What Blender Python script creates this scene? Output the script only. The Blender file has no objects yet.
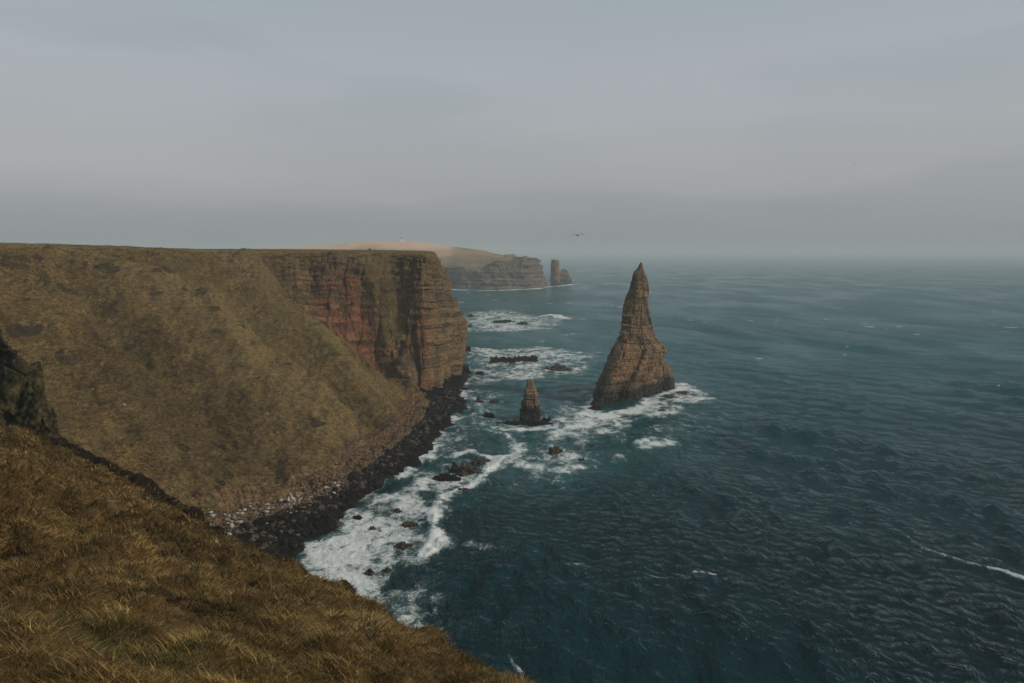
import bpy, bmesh, math, random
import numpy as np
from mathutils import Vector

random.seed(7)
RNG = np.random.default_rng(11)
scene = bpy.context.scene
COL = scene.collection

# ------------------------------------------------------------------ camera figures
H = 65.0            # camera height above the sea
FPX = 740.0         # focal length in photo pixels
TH = math.atan((341.5 - 250.0) / FPX)
CT, ST = math.cos(TH), math.sin(TH)


def at(px, py, Y=None, z=None):
    """world point seen at photo pixel (px,py) at forward distance Y or at height z"""
    a = (px - 512.0) / FPX
    b = (341.5 - py) / FPX
    d = np.array([a, CT + b * ST, -ST + b * CT])
    k = (Y / d[1]) if Y is not None else (z - H) / d[2]
    return np.array([0, 0, H]) + d * k


def project(P):
    x = P[..., 0]; y = P[..., 1]; z = P[..., 2] - H
    f = y * CT - z * ST
    u = y * ST + z * CT
    return 512 + FPX * x / f, 341.5 - FPX * u / f


# ------------------------------------------------------------------ noise
_perm = np.random.default_rng(3).permutation(256)
_perm = np.concatenate([_perm, _perm, _perm]).astype(np.int64)
_g = np.random.default_rng(5).normal(size=(256, 3)); _g /= np.linalg.norm(_g, axis=1)[:, None]


def noise3(x, y, z):
    xi = np.floor(x).astype(np.int64); yi = np.floor(y).astype(np.int64); zi = np.floor(z).astype(np.int64)
    xf = x - xi; yf = y - yi; zf = z - zi
    u = xf * xf * xf * (xf * (xf * 6 - 15) + 10); v = yf * yf * yf * (yf * (yf * 6 - 15) + 10); w = zf * zf * zf * (zf * (zf * 6 - 15) + 10)
    xi &= 255; yi &= 255; zi &= 255

    def gr(i, j, k):
        h = _perm[_perm[_perm[(xi + i) & 255] + ((yi + j) & 255)] + ((zi + k) & 255)]
        g = _g[h]
        return g[..., 0] * (xf - i) + g[..., 1] * (yf - j) + g[..., 2] * (zf - k)
    L = lambda a, b, t: a + (b - a) * t
    return 1.6 * L(L(L(gr(0, 0, 0), gr(1, 0, 0), u), L(gr(0, 1, 0), gr(1, 1, 0), u), v),
                   L(L(gr(0, 0, 1), gr(1, 0, 1), u), L(gr(0, 1, 1), gr(1, 1, 1), u), v), w)


def fbm(P, scale, octv=4, seed=0.0, gain=0.5):
    s = 0; a = 1.0; f = 1.0 / scale
    for i in range(octv):
        o = seed * 17.3 + i * 9.1
        s = s + a * noise3(P[..., 0] * f + o, P[..., 1] * f - o, P[..., 2] * f + 2 * o)
        a *= gain; f *= 2.03
    return s


def hash1(i, seed=0):
    v = np.sin(np.asarray(i, float) * 127.1 + seed * 311.7) * 43758.5453
    return v - np.floor(v)


def sstep(a, b, x):
    t = np.clip((x - a) / (b - a), 0, 1)
    return t * t * (3 - 2 * t)


def pchip(xs, ys, x):
    """monotone cubic through rows of ys (n,...) at xs"""
    xs = np.asarray(xs, float); ys = np.asarray(ys, float)
    h = np.diff(xs); sh = (-1,) + (1,) * (ys.ndim - 1)
    d = np.diff(ys, axis=0) / h.reshape(sh)
    m = np.zeros_like(ys)
    w1 = (2 * h[1:] + h[:-1]).reshape(sh); w2 = (h[1:] + 2 * h[:-1]).reshape(sh)
    ok = d[:-1] * d[1:] > 0
    with np.errstate(divide='ignore', invalid='ignore'):
        mm = (w1 + w2) / (w1 / d[:-1] + w2 / d[1:])
    m[1:-1] = np.where(ok, mm, 0)
    m[0] = d[0]; m[-1] = d[-1]
    i = np.clip(np.searchsorted(xs, x, side='right') - 1, 0, len(xs) - 2)
    t = ((x - xs[i]) / h[i]).reshape((-1,) + (1,) * (ys.ndim - 1)); hh = h[i].reshape(t.shape)
    t2 = t * t; t3 = t2 * t
    return (2 * t3 - 3 * t2 + 1) * ys[i] + (t3 - 2 * t2 + t) * hh * m[i] + (-2 * t3 + 3 * t2) * ys[i + 1] + (t3 - t2) * hh * m[i + 1]


# ------------------------------------------------------------------ mesh helpers
def mesh_from(name, V, F, mat, attrs=None, smooth=True):
    V = np.ascontiguousarray(V, np.float32).reshape(-1, 3); F = np.ascontiguousarray(F, np.int32)
    me = bpy.data.meshes.new(name)
    n, k = F.shape
    me.vertices.add(len(V)); me.vertices.foreach_set('co', V.ravel())
    me.loops.add(n * k); me.loops.foreach_set('vertex_index', F.ravel())
    me.polygons.add(n)
    me.polygons.foreach_set('loop_start', np.arange(0, n * k, k, dtype=np.int32))
    me.polygons.foreach_set('use_smooth', np.full(n, smooth))
    for an, av in (attrs or {}).items():
        av = np.ascontiguousarray(av, np.float32)
        if av.ndim > 1 and av.shape[-1] == 3:
            a = me.attributes.new(an, 'FLOAT_VECTOR', 'POINT'); a.data.foreach_set('vector', av.ravel())
        else:
            a = me.attributes.new(an, 'FLOAT', 'POINT'); a.data.foreach_set('value', av.ravel())
    me.update(calc_edges=True); me.validate()
    me.materials.append(mat)
    return me


def link(name, me, kind=None, label=None, cat=None, group=None, parent=None, loc=None):
    o = bpy.data.objects.new(name, me); COL.objects.link(o)
    if kind: o['kind'] = kind
    if label: o['label'] = label
    if cat: o['category'] = cat
    if group: o['group'] = group
    if parent: o.parent = parent
    if loc is not None: o.location = loc
    return o


def grid_faces(nu, nv, wrap=False):
    i = np.arange(nu - (0 if wrap else 1))[:, None]; j = np.arange(nv - 1)[None]
    i2 = (i + 1) % nu
    a = i * nv + j; b = i2 * nv + j
    return np.stack(np.broadcast_arrays(a, b, b + 1, a + 1), -1).reshape(-1, 4)


def grid_normals(P, wrap=False):
    if wrap:
        du = np.roll(P, -1, 0) - np.roll(P, 1, 0)
    else:
        du = np.gradient(P, axis=0)
    dv = np.gradient(P, axis=1)
    N = np.cross(du, dv)
    return N / (np.linalg.norm(N, axis=-1, keepdims=True) + 1e-9)


def strata(u, z, seed=0, thick=1.3, block=2.6, dip=0.0, tone=False):
    """bedded, jointed rock: offset (about -1..1) from beds and blocks. u along the face in metres."""
    u = np.broadcast_to(u, np.broadcast(u, z).shape); z = np.broadcast_to(z, u.shape)
    n = 400
    th = thick * (0.35 + 1.6 * hash1(np.arange(n), seed + 1) ** 1.6)
    edges = np.cumsum(th) - 60
    zz = z + dip * u + 0.35 * thick * noise3(u / (6 * block) + seed, z / (8 * thick), 0 * z + seed)
    k = np.clip(np.searchsorted(edges, zz), 1, n - 1)
    f = (zz - edges[k - 1]) / th[k]
    bw = block * (0.55 + 1.0 * hash1(k, seed + 3))
    q = u / bw + 31 * hash1(k, seed + 4)
    c = np.floor(q); fc = q - c
    blk = hash1(c + 57 * k, seed + 5) - 0.5
    # some beds stand proud, the strength changing along the face
    bed = (hash1(k, seed + 2) - 0.5) * np.clip(0.5 + 1.1 * noise3(u / (2.2 * block) - seed, z / (4 * thick), 0 * z + 3.3), 0.0, 1.3)
    groove = -sstep(0.20, 0.06, np.minimum(f, 1 - f) * th[k]) * (hash1(k, seed + 8) > 0.35)
    joint = -sstep(0.26, 0.08, np.minimum(fc, 1 - fc) * bw) * (hash1(c + 91 * k, seed + 9) > 0.3)
    # tall joints that run through many beds, and stepped buttresses between them
    q2 = u / (block * 2.2) + 0.22 * noise3(z / 9.0, u / 40.0, 0 * z + seed)
    c2 = np.floor(q2); f2 = q2 - c2
    tall = -sstep(0.45, 0.1, np.minimum(f2, 1 - f2) * block * 2.2) * (hash1(c2 + 7 * np.floor(zz / 11.0), seed + 10) > 0.35)
    bigb = hash1(c2 + 13 * np.floor(zz / 6.5 + hash1(c2, seed)), seed + 6) - 0.5
    d = 1.0 * bed + 0.8 * blk + 0.55 * groove + 0.5 * joint + 0.95 * tall + 1.3 * bigb
    if tone:
        return d, np.clip(0.5 + 0.9 * (hash1(k, seed + 21) - 0.5) * 0.8 + 0.6 * blk + 0.35 * bigb, 0, 1)
    return d


# ------------------------------------------------------------------ material helpers
class NT:
    def __init__(s, name):
        s.m = bpy.data.materials.new(name); s.m.use_nodes = True
        s.t = s.m.node_tree; s.t.nodes.clear()
        s.out = s.n('ShaderNodeOutputMaterial')
        s.geo = s.n('ShaderNodeNewGeometry'); s.tc = s.n('ShaderNodeTexCoord')

    def n(s, typ, **kw):
        nd = s.t.nodes.new(typ)
        for k, v in kw.items(): setattr(nd, k, v)
        return nd

    def l(s, a, b): s.t.links.new(a, b)

    def put(s, sock, v):
        if isinstance(v, (int, float)): sock.default_value = v
        elif isinstance(v, (tuple, list)): sock.default_value = tuple(v) + ((1,) if len(v) == 3 and len(sock.default_value) == 4 else ())
        else: s.l(v, sock)

    def attr(s, name): return s.n('ShaderNodeAttribute', attribute_name=name).outputs['Fac']
    def attrv(s, name): return s.n('ShaderNodeAttribute', attribute_name=name).outputs['Vector']

    def scale(s, vec, sc):
        nd = s.n('ShaderNodeMapping'); s.l(vec, nd.inputs['Vector']); nd.inputs['Scale'].default_value = sc; return nd.outputs[0]

    def rot(s, vec, rz, sc):
        nd = s.n('ShaderNodeMapping'); s.l(vec, nd.inputs['Vector']); nd.inputs['Scale'].default_value = sc; nd.inputs['Rotation'].default_value = (0, 0, rz); return nd.outputs[0]

    def noise(s, vec, scale, detail=4, rough=0.55, dist=0.0):
        nd = s.n('ShaderNodeTexNoise'); s.l(vec, nd.inputs['Vector'])
        nd.inputs['Scale'].default_value = scale; nd.inputs['Detail'].default_value = detail
        nd.inputs['Roughness'].default_value = rough; nd.inputs['Distortion'].default_value = dist
        return nd.outputs['Fac']

    def vor(s, vec, scale, feature='F1'):
        nd = s.n('ShaderNodeTexVoronoi', feature=feature); s.l(vec, nd.inputs['Vector']); nd.inputs['Scale'].default_value = scale
        return nd

    def m_(s, op, a, b=0.0, c=0.0, clamp=False):
        nd = s.n('ShaderNodeMath', operation=op, use_clamp=clamp)
        for i, v in enumerate((a, b, c)): s.put(nd.inputs[i], v)
        return nd.outputs[0]

    def ss(s, v, a, b, lo=0.0, hi=1.0):
        nd = s.n('ShaderNodeMapRange', interpolation_type='SMOOTHSTEP'); s.put(nd.inputs[0], v)
        for i, x in zip((1, 2, 3, 4), (a, b, lo, hi)): s.put(nd.inputs[i], x)
        return nd.outputs[0]

    def mix(s, f, a, b, blend='MIX'):
        nd = s.n('ShaderNodeMix', data_type='RGBA', blend_type=blend)
        s.put(nd.inputs[0], f); s.put(nd.inputs[6], a); s.put(nd.inputs[7], b)
        return nd.outputs[2]

    def ramp(s, f, stops):
        nd = s.n('ShaderNodeValToRGB'); e = nd.color_ramp.elements
        while len(e) < len(stops): e.new(0.5)
        for i, (p, c) in enumerate(stops): e[i].position = p; e[i].color = tuple(c) + (1,)
        s.put(nd.inputs[0], f); return nd.outputs[0]

    def sepy(s, v):
        nd = s.n('ShaderNodeSeparateXYZ'); s.l(v, nd.inputs[0]); return nd.outputs[1]

    def z(s):
        nd = s.n('ShaderNodeSeparateXYZ'); s.l(s.geo.outputs['Position'], nd.inputs[0]); return nd.outputs[2]

    def bump(s, h, strength, dist, normal=None):
        nd = s.n('ShaderNodeBump'); s.put(nd.inputs['Height'], h)
        nd.inputs['Strength'].default_value = strength; nd.inputs['Distance'].default_value = dist
        if normal is not None: s.l(normal, nd.inputs['Normal'])
        return nd.outputs[0]

    def bsdf(s, color, rough=0.9, normal=None, spec=0.25):
        b = s.n('ShaderNodeBsdfPrincipled'); s.put(b.inputs['Base Color'], color); s.put(b.inputs['Roughness'], rough)
        s.put(b.inputs['Specular IOR Level'], spec)
        if normal is not None: s.l(normal, b.inputs['Normal'])
        return b

    def done(s, b):
        s.l(b.outputs[0], s.out.inputs['Surface']); return s.m


def rock_color(T, P, red=None):
    """sandstone colour: beds, joints, lichen; P is a position socket in metres"""
    n1 = T.noise(P, 0.16, 4, 0.6); n2 = T.noise(P, 0.9, 5, 0.65)
    bedv = T.scale(P, (0.06, 0.06, 1.3)); bed = T.noise(bedv, 1.0, 4, 0.7, 0.3)
    c = T.ramp(n1, [(0.30, (0.085, 0.062, 0.042)), (0.46, (0.165, 0.104, 0.055)), (0.60, (0.235, 0.150, 0.072)), (0.73, (0.13, 0.105, 0.068))])
    c = T.mix(T.ss(bed, 0.44, 0.66, 0.0, 0.6), c, (0.095, 0.07, 0.05))
    c = T.mix(T.ss(n2, 0.55, 0.75, 0.0, 0.45), c, (0.27, 0.195, 0.105))
    c = T.mix(T.ss(T.noise(P, 0.45, 4, 0.6), 0.56, 0.7, 0.0, 0.5), c, (0.12, 0.11, 0.055))
    if red is not None:
        rc = T.ramp(n2, [(0.35, (0.10, 0.030, 0.019)), (0.5, (0.205, 0.060, 0.032)), (0.66, (0.27, 0.10, 0.05))])
        c = T.mix(T.m_('MULTIPLY', red, T.ss(n1, 0.32, 0.58, 0.45, 1.0)), c, rc)
    tn = T.attr('tone')
    c = T.mix(T.ss(tn, 0.5, 0.05, 0.0, 0.75), c, (0.062, 0.046, 0.032))
    c = T.mix(T.ss(tn, 0.55, 0.98, 0.0, 0.45), c, (0.26, 0.18, 0.09))
    # narrow dark cracks
    cr = T.vor(T.scale(P, (0.55, 0.55, 0.8)), 1.0, 'DISTANCE_TO_EDGE').outputs['Distance']
    c = T.mix(T.ss(cr, 0.0, 0.06, 0.65, 0.0), c, (0.03, 0.024, 0.02))
    h = T.m_('ADD', T.m_('MULTIPLY', bed, 1.4), T.m_('ADD', n2, T.ss(cr, 0.0, 0.09, -0.5, 0.0)))
    return c, h


def grass_color(T, P, green):
    big = T.noise(P, 0.035, 4, 0.6); mid = T.noise(P, 0.22, 5, 0.6); fine = T.noise(T.scale(P, (1.0, 1.0, 2.2)), 0.9, 5, 0.7)
    finer = T.noise(T.scale(P, (1.0, 1.0, 2.0)), 2.3, 5, 0.75)
    fine = T.m_('ADD', T.m_('MULTIPLY', fine, 0.5), T.m_('MULTIPLY', finer, 0.5))
    c = T.ramp(fine, [(0.39, (0.016, 0.011, 0.006)), (0.465, (0.080, 0.053, 0.020)), (0.53, (0.148, 0.102, 0.040)), (0.60, (0.24, 0.175, 0.078))])
    c = T.mix(T.ss(mid, 0.48, 0.62, 0.0, 0.75), c, T.mix(T.ss(fine, 0.4, 0.6), (0.035, 0.022, 0.012), (0.10, 0.066, 0.033)))
    c = T.mix(T.ss(big, 0.42, 0.60, 0.0, 0.55), c, T.mix(T.ss(fine, 0.4, 0.6), (0.085, 0.058, 0.026), (0.20, 0.145, 0.07)))
    lam = T.noise(T.scale(P, (0.35, 0.35, 1.6)), 0.55, 5, 0.7, 0.4)
    c = T.mix(T.ss(lam, 0.53, 0.62, 0.0, 0.7), c, (0.045, 0.030, 0.015))
    c = T.mix(T.ss(lam, 0.44, 0.36, 0.0, 0.45), c, (0.20, 0.15, 0.078))
    c = T.mix(T.m_('MULTIPLY', T.attr('straw_relief'), 0.45), c, T.mix(T.ss(fine, 0.42, 0.58), (0.12, 0.085, 0.04), (0.25, 0.19, 0.10)))
    c = T.mix(T.m_('MULTIPLY', T.attr('peat'), 0.55), c, T.mix(T.ss(fine, 0.42, 0.58), (0.022, 0.015, 0.008), (0.10, 0.066, 0.030)))
    dots = T.vor(T.scale(P, (1, 1, 1.6)), 0.33).outputs['Distance']
    c = T.mix(T.m_('MULTIPLY', T.ss(T.m_('ADD', dots, T.m_('MULTIPLY', fine, 0.5)), 0.32, 0.46, 0.8, 0.0), T.ss(T.noise(P, 0.05, 3), 0.48, 0.6)), c, (0.022, 0.017, 0.010))
    g = T.m_('MULTIPLY', T.ss(T.noise(P, 0.075, 4, 0.6), 0.44, 0.62), green)
    c = T.mix(T.m_('MULTIPLY', g, 0.5), c, (0.072, 0.070, 0.026))
    h = T.m_('ADD', T.m_('MULTIPLY', mid, 1.5), fine)
    return c, h


def mat_land():
    T = NT('hillside grass and rock'); P = T.geo.outputs['Position']
    rock = T.attr('rock'); red = T.attr('red'); wet = T.attr('wet'); green = T.attr('green'); pale = T.attr('pale')
    rc, rh = rock_color(T, P, red); rc = T.mix(T.m_('MULTIPLY', T.attr('olive'), T.ss(T.noise(P, 0.35, 5, 0.7), 0.36, 0.56)), rc, (0.072, 0.060, 0.030)); gc, gh = grass_color(T, P, green)
    edge = T.m_('ADD', rock, T.m_('MULTIPLY', T.m_('SUBTRACT', T.noise(P, 0.5, 5, 0.7), 0.5), 0.9))
    f = T.ss(edge, 0.42, 0.58)
    c = T.mix(f, gc, rc)
    # grass tufts clinging to ledges of the rock
    up = T.n('ShaderNodeSeparateXYZ'); T.l(T.geo.outputs['Normal'], up.inputs[0])
    led = T.m_('MULTIPLY', T.ss(T.m_('ADD', up.outputs[2], T.m_('MULTIPLY', T.noise(P, 0.6, 4), 0.5)), 0.76, 0.97), 0.5)
    c = T.mix(T.m_('MULTIPLY', led, T.m_('SUBTRACT', 1.0, wet)), c, gc)
    # peat scars and stones on the slope
    sc = T.ss(T.m_('ADD', T.noise(T.scale(P, (1, 1, 2.2)), 0.11, 6, 0.75), T.attr('scar')), 0.61, 0.655)
    c = T.mix(T.m_('MULTIPLY', sc, 0.85), c, (0.035, 0.027, 0.02))
    ps = T.vor(P, 0.8).outputs['Distance']
    c = T.mix(T.m_('MULTIPLY', T.ss(ps, 0.18, 0.32, 1.0, 0.0), pale), c, (0.34, 0.31, 0.27))
    wc = T.ramp(T.noise(P, 0.9, 5, 0.7), [(0.35, (0.002, 0.0018, 0.0016)), (0.55, (0.0055, 0.0046, 0.0038)), (0.72, (0.022, 0.017, 0.012))])
    wf = T.ss(T.m_('ADD', wet, T.m_('MULTIPLY', T.m_('SUBTRACT', T.noise(P, 0.22, 5, 0.7), 0.5), 1.3)), 0.36, 0.6)
    c = T.mix(wf, c, wc)
    nb = T.bump(T.mix(f, gh, rh), 0.75, 0.9)
    return T.done(T.bsdf(c, T.ss(wf, 0, 1, 0.92, 0.8), nb, 0.12))


def mat_crag():
    T = NT('mossy dark crag'); P = T.geo.outputs['Position']
    n = T.noise(P, 0.55, 6, 0.75, 0.5); st = T.noise(T.scale(P, (1.2, 1.2, 0.35)), 1.0, 5, 0.7)
    f = T.m_('ADD', T.m_('MULTIPLY', n, 0.6), T.m_('MULTIPLY', st, 0.4))
    c = T.ramp(f, [(0.38, (0.006, 0.006, 0.004)), (0.48, (0.028, 0.024, 0.013)), (0.56, (0.070, 0.058, 0.028)), (0.66, (0.15, 0.12, 0.07))])
    c = T.mix(T.ss(T.noise(P, 0.2, 4, 0.6), 0.5, 0.65, 0.0, 0.7), c, (0.034, 0.032, 0.013))
    return T.done(T.bsdf(c, 0.95, T.bump(f, 0.9, 0.9), 0.08))


def mat_stack():
    T = NT('sea stack sandstone'); P = T.geo.outputs['Position']
    c, h = rock_color(T, P, T.m_('MULTIPLY', T.ss(T.noise(P, 0.12, 3), 0.5, 0.7), 0.45))
    z = T.m_('ADD', T.z(), T.m_('MULTIPLY', T.m_('SUBTRACT', T.noise(P, 0.4, 4, 0.65), 0.5), 4.0))
    c = T.mix(T.ss(T.m_('ADD', T.z(), T.m_('MULTIPLY', T.noise(P, 0.3, 4), 20)), 58, 70, 0, 0.5), c, (0.10, 0.095, 0.07))
    w = T.ss(z, 4.8, 7.0, 1.0, 0.0)
    c = T.mix(w, c, T.ramp(T.noise(P, 1.2, 4, 0.7), [(0.4, (0.008, 0.008, 0.008)), (0.7, (0.035, 0.03, 0.024))]))
    return T.done(T.bsdf(c, T.ss(w, 0, 1, 0.9, 0.55), T.bump(h, 0.6, 0.6), 0.25))


def mat_rock(name, lo, mid, hi, rough):
    T = NT(name); P = T.geo.outputs['Position']
    n = T.noise(P, 1.3, 5, 0.7)
    c = T.ramp(n, [(0.36, lo), (0.5, mid), (0.68, hi)])
    return T.done(T.bsdf(c, rough, T.bump(n, 0.6, 0.3), 0.15))


def mat_far():
    T = NT('far headland'); P = T.geo.outputs['Position']
    rock = T.attr('rock')
    bed = T.noise(T.scale(P, (0.004, 0.004, 0.22)), 1.0, 4, 0.7); n = T.noise(P, 0.03, 6, 0.7)
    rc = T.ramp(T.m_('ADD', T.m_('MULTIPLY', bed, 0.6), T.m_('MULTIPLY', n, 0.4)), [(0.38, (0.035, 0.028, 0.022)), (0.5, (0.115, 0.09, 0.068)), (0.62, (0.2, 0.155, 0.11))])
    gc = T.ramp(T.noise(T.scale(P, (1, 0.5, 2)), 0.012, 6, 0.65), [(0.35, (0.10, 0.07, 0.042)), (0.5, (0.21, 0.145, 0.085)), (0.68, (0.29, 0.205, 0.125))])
    gc = T.mix(T.attr('pink'), gc, (0.60, 0.39, 0.27))  # pink of sunlight and haze on the hill, put into its colour
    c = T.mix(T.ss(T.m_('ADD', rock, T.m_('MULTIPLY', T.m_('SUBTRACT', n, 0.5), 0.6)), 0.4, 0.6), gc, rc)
    return T.done(T.bsdf(c, 0.95, T.bump(n, 0.6, 6.0), 0.1))


def mat_bank():
    T = NT('foreground turf'); P = T.geo.outputs['Position']
    c = T.ramp(T.noise(P, 2.2, 6, 0.7), [(0.3, (0.03, 0.02, 0.01)), (0.5, (0.085, 0.055, 0.024)), (0.7, (0.16, 0.11, 0.05))])
    c = T.mix(T.attr('heather'), c, (0.018, 0.014, 0.010))
    return T.done(T.bsdf(c, 0.95, T.bump(T.noise(P, 6, 5, 0.7), 0.8, 0.12), 0.1))


def mat_blade():
    T = NT('grass blade')
    c = T.attrv('tint')
    b = T.bsdf(c, 0.75, None, 0.15)
    tr = T.n('ShaderNodeBsdfTranslucent'); T.l(c, tr.inputs[0])
    mx = T.n('ShaderNodeMixShader'); mx.inputs[0].default_value = 0.25
    T.l(b.outputs[0], mx.inputs[1]); T.l(tr.outputs[0], mx.inputs[2])
    return T.done(mx)


def mat_sea():
    T = NT('sea water'); P = T.geo.outputs['Position']
    foam = T.attr('foam'); shal = T.attr('shallow'); lift = T.attr('lift')
    rz = math.radians(-30)
    b1 = T.noise(T.rot(P, rz, (1.0, 0.45, 1)), 0.17, 3, 0.6, 0.4)
    b2 = T.noise(T.rot(P, rz + 0.5, (1.0, 0.5, 1)), 0.62, 4, 0.6, 0.5)
    b3 = T.noise(T.rot(P, rz - 0.4, (1.0, 0.6, 1)), 2.4, 3, 0.6)
    h = T.m_('ADD', T.m_('MULTIPLY', b1, 1.5), T.m_('ADD', T.m_('MULTIPLY', b2, 1.1), T.m_('MULTIPLY', b3, 0.42)))
    h = T.m_('MULTIPLY', h, T.ss(T.noise(T.rot(P, rz, (1.0, 0.4, 1)), 0.018, 4, 0.6), 0.35, 0.68, 0.4, 1.15))
    nb = T.bump(h, 0.9, 1.5)
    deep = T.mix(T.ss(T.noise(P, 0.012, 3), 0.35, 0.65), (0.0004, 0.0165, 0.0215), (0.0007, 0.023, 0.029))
    deep = T.mix(T.ss(T.sepy(P), 110.0, 480.0), deep, (0.005, 0.076, 0.090))  # paler with distance: bluer open sea, plus vignette and haze painted in
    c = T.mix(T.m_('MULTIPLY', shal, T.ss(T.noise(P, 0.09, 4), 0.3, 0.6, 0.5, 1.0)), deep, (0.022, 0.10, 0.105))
    # lace of foam
    warp = T.n('ShaderNodeVectorMath', operation='ADD'); T.l(P, warp.inputs[0])
    wn = T.n('ShaderNodeTexNoise'); T.l(P, wn.inputs['Vector']); wn.inputs['Scale'].default_value = 0.3; wn.inputs['Detail'].default_value = 4
    ws = T.n('ShaderNodeVectorMath', operation='SCALE'); T.l(wn.outputs['Color'], ws.inputs[0]); ws.inputs['Scale'].default_value = 5.0
    T.l(ws.outputs[0], warp.inputs[1])
    wp = T.rot(warp.outputs[0], rz, (1.0, 0.6, 1))
    e1 = T.vor(wp, 0.42, 'SMOOTH_F1').outputs['Distance']
    fb = T.noise(wp, 0.55, 7, 0.72, 0.8)
    fine = T.noise(wp, 2.4, 5, 0.75)
    lace = T.m_('ADD', T.m_('MULTIPLY', e1, 0.35), T.m_('ADD', T.m_('MULTIPLY', fb, 0.75), T.m_('MULTIPLY', fine, 0.55)))
    thr = T.m_('SUBTRACT', 1.12, T.m_('MULTIPLY', foam, 0.5))
    f = T.m_('MULTIPLY', T.ss(T.m_('SUBTRACT', lace, thr), -0.13, 0.15), T.ss(foam, 0.02, 0.18))
    veil = T.m_('MULTIPLY', T.ss(T.m_('ADD', foam, T.m_('MULTIPLY', T.m_('SUBTRACT', fb, 0.5), 0.8)), 0.12, 0.95), 0.62)
    c = T.mix(veil, c, (0.13, 0.225, 0.235))
    lw = T.n('ShaderNodeLayerWeight'); T.l(nb, lw.inputs['Normal']); lw.inputs['Blend'].default_value = 0.5
    # wave-averaged reflectance of a choppy sea
    fr = T.m_('ADD', 0.016, T.m_('MULTIPLY', T.m_('POWER', lw.outputs['Facing'], 10.5), 1.0))
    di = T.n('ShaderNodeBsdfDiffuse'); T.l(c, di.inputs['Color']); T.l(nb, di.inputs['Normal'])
    gl = T.n('ShaderNodeBsdfGlossy'); gl.inputs['Roughness'].default_value = 0.12; T.l(nb, gl.inputs['Normal']); gl.inputs['Color'].default_value = (0.88, 0.97, 1.0, 1)
    w = T.n('ShaderNodeMixShader'); T.l(fr, w.inputs[0]); T.l(di.outputs[0], w.inputs[1]); T.l(gl.outputs[0], w.inputs[2])
    fo = T.bsdf(T.mix(fine, (0.45, 0.48, 0.49), (0.82, 0.83, 0.82)), 0.9, T.bump(lace, 0.8, 0.5), 0.1)
    mx = T.n('ShaderNodeMixShader'); T.l(f, mx.inputs[0]); T.l(w.outputs[0], mx.inputs[1]); T.l(fo.outputs[0], mx.inputs[2])
    return T.done(mx)


M_LAND = mat_land(); M_CRAG = mat_crag(); M_STACK = mat_stack(); M_FAR = mat_far(); M_BANK = mat_bank(); M_BLADE = mat_blade(); M_SEA = mat_sea()
M_DARK = mat_rock('wet dark rock', (0.0025, 0.0022, 0.002), (0.0065, 0.0055, 0.0045), (0.026, 0.020, 0.0145), 0.85)
M_SKERRY = mat_rock('weathered skerry rock', (0.018, 0.015, 0.012), (0.055, 0.045, 0.034), (0.13, 0.10, 0.07), 0.7)
M_PALE = mat_rock('pale boulder', (0.2, 0.175, 0.145), (0.34, 0.31, 0.265), (0.48, 0.45, 0.40), 0.9)
M_BROWN = mat_rock('brown boulder', (0.045, 0.03, 0.02), (0.10, 0.065, 0.042), (0.19, 0.14, 0.10), 0.9)

# ------------------------------------------------------------------ hillside (lofted from cross-sections)
LBL = ['plateau', 'back', 'brink', 'C', 'M', 'base', 'foot', 'beach', 'wl', 'under']


def lerp(a, b, t): return np.asarray(a) + (np.asarray(b) - np.asarray(a)) * t


def station(plateau, brink, base, wl, C=None, M=None, round_=1.6, bank=True):
    brink = np.array(brink, float); base = np.array(base, float); wl = np.array(wl, float); plateau = np.array(plateau, float)
    inl = plateau[:2] - brink[:2]; inl /= np.linalg.norm(inl)
    back = np.array([*(brink[:2] + inl * 11), brink[2]])
    br = brink.copy(); br[2] -= round_
    if C is None:
        C = lerp(br, base, 0.34); C[2] += 1.5
    if M is None:
        M = lerp(C, base, 0.52); M[2] -= 1.0
    d = wl - base; L = np.linalg.norm(d[:2]) + 1e-6
    foot = base + d / L * min(3.2, 0.3 * L); foot[2] = max(0.55 * base[2] if bank else base[2] - 1.0, 1.2)
    beach = lerp(foot, wl, 0.5); beach[2] = min(2.6, 0.6 * foot[2])
    wl = wl.copy(); wl[2] = 0.35
    und = wl + d / L * 8; und[2] = -5
    return np.array([plateau, back, br, C, M, base, foot, beach, wl, und])


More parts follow.
